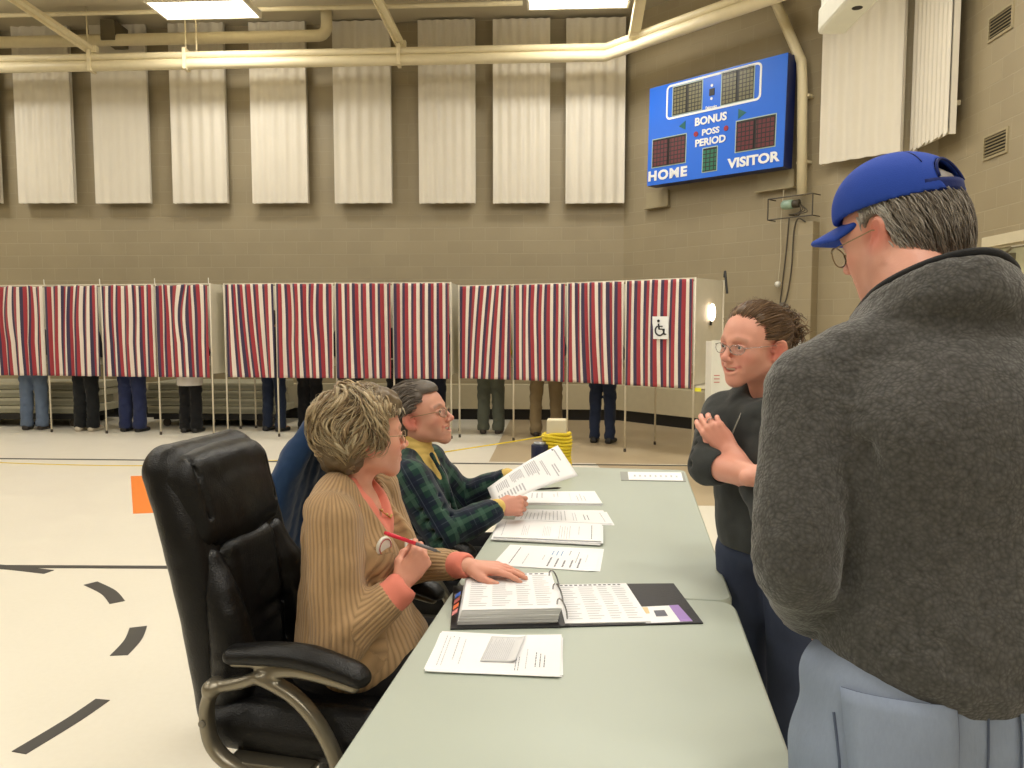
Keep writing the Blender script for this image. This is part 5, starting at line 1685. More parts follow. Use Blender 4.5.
# ================================================================ 1 seated woman, tan cardigan
def woman_cardigan():
    t = thing('person', 'seated woman with curly blond hair in a ribbed tan cardigan, holding a red pen', 'person', (-.49, 2.13, 0), 0)
    HM = head_frame((-.410, 2.160, 1.158), 28, 2, 0, 1.03)
    hp = HM.translation
    shR, elR, wrR = (-.455, 1.965, .975), (-.435, 1.905, .690), (-.292, 1.955, .800)
    shL, elL, wrL = (-.410, 2.315, .985), (-.335, 2.350, .745), (-.135, 2.130, .812)
    S = SDF(.0034)
    head_shape(S, HM, 1.03, smile=.8)
    S.frame(I4)
    S.chain([(-.43, 2.155, 1.12), (-.445, 2.15, 1.05), (-.455, 2.145, .99)], [.056, .054, .065], .03)
    S.chain([(-.44, 2.145, .95), (-.435, 2.135, .72), (-.45, 2.13, .56)], [.078, .085, .095], .03)
    S.rc(shR, shL, .036, .036, .03)
    S.chain([shR, elR, wrR], [.040, .036, .026], .02, sm=4); S.chain([shL, elL, wrL], [.040, .036, .026], .02, sm=4)
    seated_legs(S, (-.46, 2.13, .53), (.1, .99, 0), ((-.06, 2.27, .51), (-.08, 2.03, .51)), ((.02, 2.28, .10), (-.02, 2.02, .10)))
    # right hand: closed round the pen, back of the hand to the camera
    HR_ = frame_of((-.281, 1.966, .818), (.50, .18, .70), (.45, -.80, .15))
    hand(S, HR_, th=1, curl=((55, 75, 40), (65, 80, 45), (70, 80, 45), (72, 80, 45)), thumb=[(.012, .020, -.006), (.038, .036, -.020), (.062, .034, -.036), (.080, .022, -.044)], sc=.97)
    # left hand flat on the open pages
    HL_ = frame_of((-.118, 2.122, .812), (.97, -.12, -.05), (.05, -.10, 1))
    hand(S, HL_, th=-1, curl=((8, 14, 8), (6, 10, 6), (8, 10, 6), (10, 12, 8)), sc=.97)
    me = S.mesh('body'); V = np.array(S.V)
    C = paint_face(V, HM, (224, 166, 142), lips=(190, 94, 88), smile=.8)
    C = paint_hands(V, C, [(-.25, 2.0, .87), (-.04, 2.1, .81)])
    set_col(me, C); body = link('body', me, t, M_skin, world=True)
    eyes(t, HM)
    # fingernails of the flat hand
    g = glasses(t, HM, M_gold)
    # hair
    Mh = hair_mat('blond_grey_hair'); r = random.Random(5)
    def bh(S):
        S.el((-.022, 0, .055), (.118, .098, .100), k=.02); S.el((-.055, 0, -.01), (.080, .086, .082), k=.03); S.el((.02, 0, .085), (.080, .078, .060), k=.03)
    def cutface(P):
        Mi = np.array(HM.inverted()); q = P @ Mi[:3, :3].T+Mi[:3, 3]
        # keep the face and the front of the ears free
        return edge(np.minimum(q[:, 0]-.022, .066-q[:, 2]))+edge(np.minimum(q[:, 0]+.022, -.012-q[:, 2]))+.009*vnoise(P, 38)+.004*vnoise(P, 90)
    base_hair('hair', t, HM, 1.03, bh, (124, 104, 76), Mh, .0045, cutface)
    cols = [(222, 200, 160), (238, 222, 188), (192, 166, 126), (158, 130, 92), (212, 186, 144), (128, 102, 72)]
    sp = []
    def flow(d, p): return Vector((-.35-.2*d.x, d.y*.6+.0, -.9))
    def flow2(d, p): return Vector((.6*math.sin(p.x*60+p.z*40), math.cos(p.z*55+p.y*30), -.55))
    def flow2(d, p): return Vector((-.45+.5*math.sin(p.x*38+p.z*22), .7*math.cos(p.z*34+p.y*26+p.x*18), -.75))
    for i in range(1500):
        d = rdir(r)
        if d.z < -.75: continue
        x = d.x
        if x > .36 and d.z < .40: continue
        if x > -.05 and d.z < -.42: continue
        rl = .022+.018*r.random()
        big = r.random() < .55
        k_ = .55 if d.x > .15 else 1
        pts = grow(r, d, flow2, .05+.05*r.random(), 11, .012, (.036 if big else .028)*k_, .008+.006*r.random(), .5+.6*r.random(), jit=.015)
        pts = [p for p in pts if not (p.x > .034 and p.z < .066) and not (p.x > -.012 and p.z < -.018)]
        if len(pts) < 5: continue
        cc = var(r, cols) if d.z > -.1 else var(r, cols[2:])
        sp.append((pts, .0050+.0045*r.random(), cc))
    for i in range(1600):
        d = rdir(r)
        if d.z < -.7 or (d.x > .36 and d.z < .45) or (d.x > -.05 and d.z < -.30): continue
        pts = grow(r, d, flow2, .05+.05*r.random(), 10, .022, .040 if d.x < .15 else .024, .010, .8, jit=.03)
        pts = [p for p in pts if not (p.x > .040 and p.z < .066)]
        if len(pts) < 5: continue
        sp.append((pts, .0012, var(r, cols[:3])))
    locks('hair_curls', t, HM, sp, Mh, 1)
    # blouse
    B = SDF(.0045)
    B.el((-.435, 2.139, .90), (.098, .165, .15), (0, 0, -12), .04); B.el((-.425, 2.135, .70), (.110, .160, .17), (0, 0, -12), .04)
    B.chain([(-.470, 2.08, 1.02), (-.435, 2.10, 1.045), (-.415, 2.16, 1.035), (-.43, 2.21, 1.04)], .020, .03)
    B.rc((-.45, 2.03, .985), (-.42, 2.25, .985), .045, .045, .03)
    def cuff(a, b, r0, r1): B.rc(a, b, r0, r1, .008)
    cuff(vlerp(elR, wrR, .55), vlerp(elR, wrR, 1.02), .050, .044); B.cut((0, 0, -9), (0, 0, -1))
    cuff(vlerp(elL, wrL, .62), vlerp(elL, wrL, 1.0), .040, .035)
    dR = (Vector(wrR)-Vector(elR)).normalized(); dL = (Vector(wrL)-Vector(elL)).normalized()
    B.el(tuple(Vector(wrR)+dR*.045), (.034, .034, .034), k=.004, sub=True); B.el(tuple(Vector(wrL)+dL*.045), (.034, .034, .034), k=.004, sub=True)
    B.el((-.430, 2.152, 1.115), (.064, .060, .075), k=.01, sub=True)
    B.chain([(-.40, 2.145, 1.06), (-.335, 2.12, .965), (-.305, 2.11, .90)], [.052, .034, .008], .006, sub=True)
    B.warps.append(lambda P: .0022*vnoise(P, 45))
    link('blouse', B.mesh('blouse'), t, cloth('salmon_blouse', (224, 132, 114), .2, 200, .8, var=.05), world=True)
    # cardigan
    K = SDF(.0042)
    K.el((-.450, 2.140, .90), (.122, .182, .155), (0, 0, -12), .05)
    K.el((-.442, 2.135, .72), (.140, .184, .20), (0, 0, -12), .05)
    K.el((-.430, 2.13, .60), (.165, .198, .14), (0, 0, -12), .05); K.el((-.37, 2.13, .585), (.13, .19, .085), (0, 0, -12), .05)
    K.chain([(-.485, 1.99, 1.005), (-.475, 2.07, 1.035), (-.47, 2.14, 1.040), (-.44, 2.22, 1.035), (-.415, 2.30, 1.005)], [.052, .050, .048, .048, .052], .04, sm=4)
    K.chain([shR, vlerp(shR, elR, .5), elR], [.070, .070, .070], .035, sm=3); K.chain([elR, vlerp(elR, wrR, .45), vlerp(elR, wrR, .80)], [.064, .058, .052], .03, sm=3)
    K.chain([shL, vlerp(shL, elL, .5), elL], [.070, .064, .060], .035, sm=3); K.chain([elL, vlerp(elL, wrL, .45), vlerp(elL, wrL, .82)], [.060, .050, .042], .03, sm=3)
    # bust and belly
    K.el((-.365, 2.055, .86), (.065, .075, .070), k=.05); K.el((-.345, 2.19, .86), (.065, .075, .070), k=.05)
    # sleeve folds near the right elbow
    for q in range(0):
        pass
    for q in range(0):
        p = Vector(vlerp(elR, shR, .02+.07*q)); K.rc(tuple(p+Vector((.060, -.032, .0+.012*q))), tuple(p+Vector((.034, -.066, -.020+.005*q))), .0035, .003, .014, sub=True)
    for q in range(3):
        p = Vector(vlerp(elR, wrR, .02+.15*q)); K.chain([tuple(p+Vector((.035, -.02, .035))), tuple(p+Vector((.0, -.052, .018))), tuple(p+Vector((-.02, -.040, -.03)))], [.008, .014, .008], .03)
    for q in range(0):
        p = Vector(vlerp(elR, wrR, .10+.13*q)); K.rc(tuple(p+Vector((-.01, -.057, .035))), tuple(p+Vector((.012, -.060, -.03))), .003, .002, .012, sub=True)
    K.chain([(-.545, 2.0, .93), (-.57, 2.03, .80), (-.575, 2.05, .68)], .006, .02, sub=True)
    # front opening down from the neck
    K.chain([(-.415, 2.150, 1.10), (-.350, 2.125, .995), (-.290, 2.105, .87), (-.265, 2.10, .76)], [.080, .072, .055, .020], .010, sub=True, sm=3)
    K.el((-.430, 2.152, 1.110), (.066, .062, .080), k=.01, sub=True)
    K.el(tuple(Vector(vlerp(elR, wrR, 1.02))), (.048, .048, .048), k=.004, sub=True); K.el(tuple(Vector(vlerp(elL, wrL, .98))), (.043, .043, .043), k=.004, sub=True)
    # rolled edge of the opening
    K.chain([(-.490, 2.150, 1.062), (-.470, 2.080, 1.055), (-.415, 2.055, 1.015), (-.360, 2.050, .950), (-.320, 2.050, .87), (-.295, 2.07, .79)], [.010, .011, .012, .012, .011, .008], .015)
    K.warps.append(lambda P: .0045*vnoise(P, 17)+.0015*vnoise(P, 45))
    K.cut((-.45, 2.13, .505), (-.05, 0, -1))
    me = K.mesh('cardigan', 2)
    limb_uv(me, np.array(K.V), [((-.50, 2.13, .40), (-.46, 2.14, 1.06), .155, (-1, .3, 0)), (shR, elR, .066, (0, 1, 0)), (elR, wrR, .058, (0, 1, 0)), (shL, elL, .064, (0, 1, 0)), (elL, wrL, .052, (0, 1, 0))])
    link('cardigan', me, t, rib_mat('tan_rib_knit', (180, 148, 110)), world=True)
    T = SDF(.008)
    T.el((-.47, 2.13, .545), (.14, .18, .075), (0, 0, -12), .04)
    seated_legs(T, (-.45, 2.13, .54), (.1, .99, 0), ((-.05, 2.27, .52), (-.07, 2.03, .52)), ((.02, 2.28, .12), (-.02, 2.02, .12)), (.092, .074, .06))
    T.warps.append(lambda P: .004*vnoise(P, 20))
    link('trousers', T.mesh('trousers'), t, cloth('black_trousers', (22, 20, 22)), world=True)
    for y in (2.28, 2.02):
        sh = SDF(.006); sh.box((.05, y, .032), (.12, .042, .03), .028, (0, 0, -6), .02); sh.el((.0, y, .07), (.05, .04, .035), k=.03)
        link('shoe', sh.mesh('shoe'), t, M_black, world=True)
    # badge, name tag, necklace
    # round white sticker low on the right chest
    mk = frame_of((-.352, 1.988, .905), (.55, .30, -.05), (.50, -.82, .20))
    st = MB().lathe([(.0, .004), (.025, .003), (.027, .0), (.027, -.004), (0, -.004)], n=24).build('round_sticker', M_white, t, world=True); st.data.transform(frame_of((-.334, 2.002, .902), (.3, .3, .9), (.86, -.48, .12)))
    rg = MB().tube([(.021*math.cos(a), .021*math.sin(a), .0045) for a in [2*PI*i/24 for i in range(25)]], .0012, 5).build('sticker_ring', mat('sticker_red', (176, 60, 66), .6), st, world=True); rg.data.transform(frame_of((-.334, 2.002, .902), (.3, .3, .9), (.86, -.48, .12)))
    M2 = frame_of((-.283, 2.105, .865), (.1, .95, -.25), (.93, -.35, .12))
    nt = MB().box((0, 0, 0), (.085, .055, .004)).build('name_tag', M_white, t, world=True); nt.data.transform(M2)
    for k, (a, b) in enumerate(((.05, .010), (.06, -.004), (.04, -.016))):
        b_ = MB().box((0, b, .0026), (a, .005, .0006)).build('tag_print', M_ink, nt, world=True); b_.data.transform(M2)
    nk = MB(); pts = cr([(-.475, 2.09, 1.045), (-.425, 2.10, 1.015), (-.372, 2.125, .975), (-.342, 2.15, .945), (-.368, 2.19, .985), (-.41, 2.21, 1.03)], 6)
    nk.tube(pts, .0016, 6); nk.build('necklace', mat('gold', (196, 160, 84), .3, .8), t, world=True, smooth=True)
    for p in pts[13:24:2]:
        MB().lathe([(.0045*math.sin(PI*i/6), -.0045*math.cos(PI*i/6)) for i in range(7)], p+Vector((.004, -.001, 0)), 8).build('bead', mat('bead_gold', (206, 176, 110), .35, .6), t, world=True, smooth=True)
    # pen held in the right hand
    pm = frame_of((-.245, 1.950, .925), (-.93, -.02, .34), (0, 0, 1))
    pen = thing('pen', 'red pen held in the right hand of the woman in the tan cardigan', 'pen', tuple(pm.translation), 0)
    o = MB().tube([(.0, 0, 0), (.065, 0, 0), (.085, 0, 0)], [.0048, .0052, .0045], 12).build('pen_body', mat('pen_red', (214, 32, 60), .35), pen, smooth=True, world=True); o.data.transform(pm)
    o = MB().tube([(-.055, 0, 0), (.0, 0, 0)], [.0042, .0046], 12).build('pen_grip', mat('pen_grey', (110, 106, 110), .4), pen, smooth=True, world=True); o.data.transform(pm)
    o = MB().tube([(-.068, 0, 0), (-.055, 0, 0)], [.0008, .0038], 12).build('pen_tip', M_tleg, pen, smooth=True, world=True); o.data.transform(pm)
woman_cardigan()

# ================================================================ 2 seated woman, plaid flannel
def woman_plaid():
    t = thing('person', 'seated woman with short grey hair in a green plaid shirt holding up a sheet', 'person', (-.36, 2.98, 0), 0)
    HM = head_frame((-.345, 2.945, 1.122), -14, 15, 0, 1.05)
    shR, elR, wrR = (-.365, 2.775, .925), (-.245, 2.715, .735), (-.065, 2.790, .812)
    shL, elL, wrL = (-.330, 3.115, .925), (-.215, 3.200, .760), (-.030, 3.125, .862)
    S = SDF(.0036)
    head_shape(S, HM, 1.05, smile=1.0, open_mouth=True)
    S.frame(I4)
    S.chain([(-.372, 2.95, 1.08), (-.375, 2.95, 1.01), (-.375, 2.95, .94)], [.052, .050, .06], .03)
    S.chain([(-.37, 2.95, .90), (-.38, 2.96, .70), (-.38, 2.97, .56)], [.09, .10, .11], .04)
    S.rc(shR, shL, .04, .04, .03)
    S.chain([shR, elR, wrR], [.042, .034, .025], .02, sm=4); S.chain([shL, elL, wrL], [.042, .034, .025], .02, sm=4)
    seated_legs(S, (-.36, 2.96, .53), (.1, .99, 0), ((.04, 3.08, .54), (.02, 2.86, .54)), ((.10, 3.10, .10), (.08, 2.86, .10)), (.075, .056, .04))
    HR_ = frame_of((-.052, 2.797, .816), (.96, .10, .10), (.05, -.85, .50))
    hand(S, HR_, th=1, curl=((40, 55, 30), (55, 65, 35), (62, 65, 35), (66, 65, 35)), thumb=[(.012, .020, -.006), (.042, .036, -.012), (.068, .034, -.022), (.088, .026, -.028)], sc=.98)
    HL_ = frame_of((-.018, 3.120, .868), (.92, -.30, .12), (.10, .30, .90))
    hand(S, HL_, th=-1, curl=((18, 25, 15), (22, 28, 15), (25, 30, 18), (28, 30, 18)), sc=.98)
    me = S.mesh('body'); V = np.array(S.V)
    C = paint_face(V, HM, (216, 160, 138), lips=(178, 92, 88), smile=1.0, brow=(120, 104, 96), browk=.7)
    C = paint_hands(V, C, [(.0, 2.8, .82), (.02, 3.1, .88)])
    set_col(me, C); link('body', me, t, M_skin, world=True)
    eyes(t, HM, (1, .1, .1)); teeth(t, HM)
    glasses(t, HM, M_gold, rim=.0013)
    Mh = hair_mat('grey_hair'); r = random.Random(8)
    def bh(S):
        S.el((-.018, 0, .052), (.108, .084, .096), k=.02); S.el((-.050, 0, -.005), (.068, .070, .070), k=.03); S.el((.030, 0, .082), (.062, .064, .048), k=.03)
    def cutface(P):
        Mi = np.array(HM.inverted()); q = P @ Mi[:3, :3].T+Mi[:3, 3]
        return edge(np.minimum(q[:, 0]-.050, .086-q[:, 2]))+edge(np.minimum(q[:, 0]-.022, .062-q[:, 2]))+edge(np.minimum(q[:, 0]+.030, .026-q[:, 2]))+.003*vnoise(P, 60)
    base_hair('hair', t, HM, 1.05, bh, (110, 101, 92), Mh, .0045, cutface)
    cols = [(150, 140, 130), (118, 108, 98), (176, 166, 156), (94, 82, 72), (134, 122, 110)]
    sp = []
    def flow(d, p): return Vector((-1, d.y*.3, -.15-.9*max(0, -d.x)-(.4 if d.x < .2 else 0)))
    for i in range(1500):
        d = rdir(r)
        if d.z < -.72 or (d.x > .62 and d.z < .50) or (d.x > -.12 and d.z < -.02): continue
        pts = grow(r, d, flow, .045+.03*r.random(), 8, .001, .019 if d.x < .3 else .015, .0025, .5, jit=.03)
        pts = [p for p in pts if not (p.x > .056 and p.z < .088) and not (p.x > .028 and p.z < .060) and not (p.x > -.026 and p.z < .024)]
        if len(pts) < 4: continue
        sp.append((pts, .0030+.0018*r.random(), var(r, cols)))
    locks('hair_strands', t, HM, sp, Mh, 2)
    # yellow turtleneck
    B = SDF(.0045)
    B.chain([(-.372, 2.948, 1.045), (-.368, 2.945, 1.0), (-.372, 2.95, .95)], [.062, .066, .080], .02)
    B.el((-.365, 2.95, .84), (.105, .155, .17), (0, 0, -10), .04)
    B.rc(vlerp(elR, wrR, .85), vlerp(elR, wrR, 1.06), .036, .034, .006); B.rc(vlerp(elL, wrL, .85), vlerp(elL, wrL, 1.06), .036, .034, .006)
    B.el((-.366, 2.945, 1.085), (.056, .054, .038), k=.006, sub=True)
    B.warps.append(lambda P: .0015*np.sin(P[:, 2]*260)*(P[:, 2] > .985)+.001*vnoise(P, 50))
    link('turtleneck', B.mesh('turtleneck'), t, cloth('yellow_knit', (222, 192, 112), .25, 220, .85, var=.05), world=True)
    K = SDF(.0042)
    K.el((-.372, 2.95, .85), (.128, .178, .150), (0, 0, -10), .05); K.el((-.370, 2.96, .68), (.150, .185, .17), (0, 0, -10), .05)
    K.chain([(-.385, 2.80, .935), (-.388, 2.87, .975), (-.385, 2.95, .985), (-.365, 3.03, .975), (-.345, 3.10, .935)], [.055, .052, .050, .050, .054], .04, sm=4)
    K.chain([shR, vlerp(shR, elR, .5), elR], [.074, .072, .066], .035, sm=3); K.chain([elR, vlerp(elR, wrR, .5), vlerp(elR, wrR, .97)], [.064, .056, .044], .03, sm=3)
    K.chain([shL, vlerp(shL, elL, .5), elL], [.072, .068, .062], .035, sm=3); K.chain([elL, vlerp(elL, wrL, .5), vlerp(elL, wrL, .97)], [.060, .052, .042], .03, sm=3)
    K.el((-.290, 2.89, .84), (.055, .065, .07), k=.05)
    K.chain([(-.372, 2.94, 1.06), (-.315, 2.925, .985), (-.262, 2.905, .90), (-.225, 2.895, .78), (-.215, 2.89, .70)], [.062, .048, .036, .026, .016], .010, sub=True, sm=3)
    K.chain([(-.372, 2.948, 1.06), (-.372, 2.95, .99)], [.066, .066], .01, sub=True)
    K.el(tuple(Vector(vlerp(elR, wrR, 1.16))), (.040, .040, .040), k=.004, sub=True); K.el(tuple(Vector(vlerp(elL, wrL, 1.16))), (.040, .040, .040), k=.004, sub=True)
    for q in range(4):
        p = Vector(vlerp(shR, elR, .35+.18*q)); K.rc(tuple(p+Vector((.065, -.03, .02))), tuple(p+Vector((.0, -.068, -.03))), .007, .004, .016, sub=True)
    K.chain([(-.300, 2.875, 1.0), (-.245, 2.862, .90), (-.205, 2.862, .76)], [.010, .010, .010], .012)
    K.warps.append(lambda P: .006*vnoise(P, 15)+.002*vnoise(P, 40))
    K.cut((-.45, 2.13, .50), (0, 0, -1))
    me = K.mesh('plaid_shirt', 2)
    limb_uv(me, np.array(K.V), [((-.38, 2.96, .40), (-.375, 2.95, 1.0), .15, (-1, .3, 0)), (shR, elR, .068, (0, 1, 0)), (elR, wrR, .056, (0, 1, 0)), (shL, elL, .066, (0, 1, 0)), (elL, wrL, .052, (0, 1, 0))])
    link('plaid_shirt', me, t, plaid_mat(), world=True)
    T = SDF(.008)
    T.el((-.37, 2.97, .57), (.14, .175, .07), (0, 0, -10), .04)
    seated_legs(T, (-.36, 2.97, .565), (.1, .99, 0), ((.04, 3.08, .575), (.02, 2.86, .575)), ((.10, 3.10, .12), (.08, 2.86, .12)), (.09, .072, .055))
    link('trousers', T.mesh('trousers'), t, cloth('dark_trousers', (20, 20, 24)), world=True)
    for x, y in ((.13, 3.10), (.11, 2.86)):
        sh = SDF(.006); sh.box((x, y, .032), (.12, .042, .03), .028, (0, 0, -6), .02); sh.el((x-.05, y, .07), (.05, .04, .035), k=.03)
        link('shoe', sh.mesh('shoe'), t, M_black, world=True)
    # the sheet she holds
    q = [Vector(p) for p in ((-.100, 2.99, .868), (.187, 3.09, 1.003), (.246, 2.93, .900), (-.070, 2.845, .790))]
    q = [Vector(p) for p in ((-.096, 3.02, .842), (.184, 3.10, .999), (.252, 2.94, .906), (-.062, 2.86, .800))]
    sh = thing('paper_sheet', 'printed sheet held up slanting in both hands by the woman in plaid', 'paper', tuple((q[0]+q[2])/2), 0)
    mb = MB(); rows = []; N = (q[1]-q[0]).cross(q[3]-q[0]).normalized()
    if N.z < 0: N = -N
    for j in range(9):
        rows.append([bil(q, i/12, j/8)+N*.010*math.sin(PI*i/12) for i in range(13)])
    mb.grid(rows); o = mb.build('sheet', M_paper, sh, world=True, smooth=True); o.modifiers.new('t', 'SOLIDIFY').thickness = .0008
    ink = MB()
    def P(u, v): return bil(q, u, v)+N*(.010*math.sin(PI*u)+.0012)
    rr = random.Random(3)
    def blk(u0, u1, v0, v1, n, mi=0):
        for k in range(n):
            u = u0+(u1-u0)*k/max(1, n); du = (u1-u0)/max(1, n)*.5; e = v1-(v1-v0)*.3*rr.random()
            ink.quad(P(u, v0), P(u, e), P(u+du, e), P(u+du, v0), mi)
    blk(.10, .26, .15, .5, 7); blk(.30, .46, .10, .48, 9); blk(.50, .66, .08, .60, 7); blk(.70, .74, .2, .8, 2); blk(.80, .86, .45, .85, 2); blk(.92, .95, .05, .5, 1); blk(.90, .94, .03, .09, 1, 1); blk(.08, .42, .60, .9, 9)
    ink.build('printed_text', [M_ink, M_ink2], o, world=True)
woman_plaid()

# ================================================================ 3 standing woman, dark hoodie
def woman_hoodie():
    t = thing('person', 'smiling woman in a dark grey hoodie standing with folded arms behind the tables', 'person', (.73, 2.2, 0), 0)
    HM = head_frame((.683, 2.205, 1.412), 180+29, -2, -4, .97)
    f = Vector((-.83, -.56, 0)); l = Vector((.56, -.83, 0))
    shR, elR, wrR = (.640, 2.345, 1.215), (.552, 2.165, 1.088), (.630, 1.985, 1.092)
    shL, elL, wrL = (.815, 2.085, 1.215), (.680, 1.985, .990), (.602, 2.120, 1.130)
    S = SDF(.0029)
    head_shape(S, HM, .97, smile=1.0, open_mouth=True)
    S.frame(I4)
    S.chain([(.712, 2.222, 1.365), (.735, 2.235, 1.29), (.75, 2.24, 1.20)], [.052, .049, .05], .03)
    S.chain([(.735, 2.225, 1.15), (.735, 2.22, .98), (.745, 2.22, .85)], [.070, .080, .085], .03)
    S.rc(shR, shL, .045, .045, .03)
    S.chain([shR, elR], [.046, .038], .02); S.chain([elR, vlerp(elR, wrR, .5), wrR], [.038, .036, .027], .02)
    S.chain([shL, elL], [.046, .038], .02); S.chain([elL, vlerp(elL, wrL, .5), wrL], [.038, .034, .026], .02)
    hand(S, frame_of(wrR, (.93, .30, .12), (-.30, .93, .1)), th=-1, curl=((20, 20, 10),)*4, sc=.93)
    hand(S, frame_of((.600, 2.120, 1.135), (-.52, .24, .66), (-.40, -.88, .10)), th=1, curl=((30, 30, 16), (32, 30, 16), (34, 32, 18), (38, 34, 18)), spread=(2, 0, -2, -5), thumb=[(.012, .020, -.006), (.036, .038, -.016), (.060, .042, -.026), (.080, .036, -.032)], sc=.95)
    for s_ in (-1, 1):
        h = Vector((.762, 2.232, 0))+l*(.085*s_)
        S.chain([(h.x, h.y, .84), (h.x-.01, h.y-.01, .46), (h.x+.02, h.y+.01, .08)], [.060, .048, .036], .03)
        S.rc((h.x+.02, h.y+.01, .045), (h.x+.02+f.x*.14, h.y+f.y*.14, .035), .034, .028, .02)
    me = S.mesh('body'); V = np.array(S.V)
    C = paint_face(V, HM, (230, 168, 148), lips=(186, 82, 84), smile=1.0, brow=(150, 112, 88), browk=.45, blush=(208, 92, 84))
    C = paint_hands(V, C, [(.57, 2.1, 1.17)], k=.3)
    set_col(me, C); link('body', me, t, M_skin, world=True)
    eyes(t, HM, (1, -.15, 0)); teeth(t, HM, .025)
    glasses(t, HM, M_silver, w=.0235, h=.0135, rim=.0010)
    rp = Vector((.548, 2.115, 1.190))
    o = MB().tube([(.0, .0104*math.cos(a), .0104*math.sin(a)) for a in [2*PI*i/14 for i in range(15)]], .0014, 6).build('ring', M_silver, t, world=True, smooth=True)
    o.data.transform(frame_of((.600, 2.120, 1.135), (-.52, .24, .66), (-.40, -.88, .10)) @ Matrix.Translation((.098, -.009, -.0075)) @ Matrix.Rotation(R(34), 4, 'Y') @ Matrix.Scale(.98, 4))
    Mh = hair_mat('brown_hair'); r = random.Random(11)
    def bh(S):
        S.el((-.014, 0, .050), (.103, .081, .092), k=.02); S.el((-.040, 0, .0), (.072, .070, .068), k=.03)
        S.el((-.105, 0, .055), (.038, .042, .045), k=.02)
    def cutface(P):
        Mi = np.array(HM.inverted()); q = P @ Mi[:3, :3].T+Mi[:3, 3]
        return edge(np.minimum(q[:, 0]-.062, .098-q[:, 2]))+edge(np.minimum(q[:, 0]-.030, .072-q[:, 2]))+edge(np.minimum(q[:, 0]+.014, .036-q[:, 2]))+edge(np.minimum(q[:, 0]+.055, -.005-q[:, 2]))+.003*vnoise(P, 50)
    base_hair('hair', t, HM, .97, bh, (104, 78, 54), Mh, .004, cutface)
    cols = [(132, 100, 68), (106, 78, 54), (158, 124, 88), (82, 60, 42), (120, 90, 62)]
    sp = []
    bun = Vector((-.108, 0, .058))
    def flow(d, p): return bun-p
    def okp(p): return not (p.x > .070 and p.z < .100) and not (p.x > .036 and p.z < .072) and not (p.x > -.010 and p.z < .034) and not (p.z < -.03 and p.x > -.06)
    for i in range(2200):
        d = rdir(r)
        if d.z < -.62 or (d.x > .74 and d.z < .50): continue
        pts = [p for p in grow(r, d, flow, .07+.03*r.random(), 9, .0, .008, .003, .8, jit=.02) if okp(p)]
        if len(pts) < 4: continue
        cc = var(r, cols if d.x < .5 else cols[:3])
        sp.append((pts, .0026+.0016*r.random(), cc))
    # loose curly bun and wisps
    for i in range(420):
        d = rdir(r); p0 = bun+Vector((d.x*.034, d.y*.038, d.z*.040)); d2 = rdir(r)
        a = d.cross(d2).normalized(); b = d.cross(a); ph = r.random()*6
        L = .020+.030*r.random(); q = .006+.008*r.random(); pts = []
        for k in range(10):
            s_ = k/9; pts.append(p0+d*L*s_+a*q*math.sin(ph+s_*7)*min(1, s_*3)+b*q*math.cos(ph+s_*7)*min(1, s_*3)+Vector((-.006, 0, -.012))*s_*s_)
        sp.append((pts, .0022+.0018*r.random() if i < 300 else .0009, var(r, cols)))
    for i in range(160):
        s_ = r.choice((-1, 1)); p0 = Vector((-.03-.04*r.random(), s_*(.066+.01*r.random()), .01-.05*r.random())); ph = r.random()*6; pts = []
        for k in range(9):
            q = k/8; pts.append(p0+Vector((-.006+.007*math.sin(ph+q*8), s_*(.004+.004*math.cos(ph+q*8)), -.045*q)))
        sp.append((pts, .0014, var(r, cols)))
    for i in range(120):
        d = rdir(r)
        if d.z < .1 or (d.x > .74 and d.z < .5): continue
        pts = [p for p in grow(r, d, flow, .05, 8, .006, .018, .008, 1.4, jit=.06) if okp(p)]
        if len(pts) > 4: sp.append((pts, .0006, var(r, cols[:3])))
    locks('hair_strands', t, HM, sp, Mh, 3)
    # hoodie
    K = SDF(.0042)
    K.el((.722, 2.215, 1.10), (.105, .165, .155), (0, 0, 34), .05)
    K.el((.705, 2.205, 1.20), (.085, .150, .085), (0, 0, 34), .04)
    K.el((.730, 2.220, .97), (.108, .160, .155), (0, 0, 34), .05)
    K.el((.745, 2.222, .87), (.112, .165, .10), (0, 0, 34), .05)
    K.chain([shR, (.700, 2.285, 1.255), (.745, 2.235, 1.262), (.785, 2.155, 1.255), shL], [.052, .050, .050, .050, .052], .04, sm=4)
    K.chain([shR, vlerp(shR, elR, .5), elR], [.064, .062, .056], .03, sm=3); K.chain([elR, vlerp(elR, wrR, .10)], [.054, .050], .02)
    K.chain([shL, vlerp(shL, elL, .5), elL], [.064, .062, .058], .03, sm=3); K.chain([elL, vlerp(elL, wrL, .42)], [.056, .044], .02)
    for a, b, r0 in ((elR, wrR, .054),):
        p = vlerp(a, b, .14); q = vlerp(a, b, .18); K.rc(p, q, r0*.95, r0*.93, .008)
    K.rc(vlerp(elL, wrL, .38), vlerp(elL, wrL, .42), .047, .046, .008)
    # bust
    K.el((.640, 2.235, 1.10), (.050, .055, .055), k=.05); K.el((.705, 2.120, 1.10), (.050, .055, .055), k=.05)
    # hood lying on the shoulders
    K.chain([(.655, 2.245, 1.262), (.705, 2.305, 1.305), (.775, 2.290, 1.335), (.815, 2.225, 1.335), (.800, 2.150, 1.305), (.725, 2.130, 1.262), (.668, 2.165, 1.235)], [.022, .034, .042, .046, .040, .030, .022], .022, sm=4)
    K.el((.705, 2.212, 1.345), (.056, .056, .075), k=.012, sub=True)
    # sleeves' ends
    K.el(vlerp(elR, wrR, .40), (.044, .044, .044), k=.004, sub=True); K.el(vlerp(elL, wrL, .66), (.040, .040, .040), k=.004, sub=True)
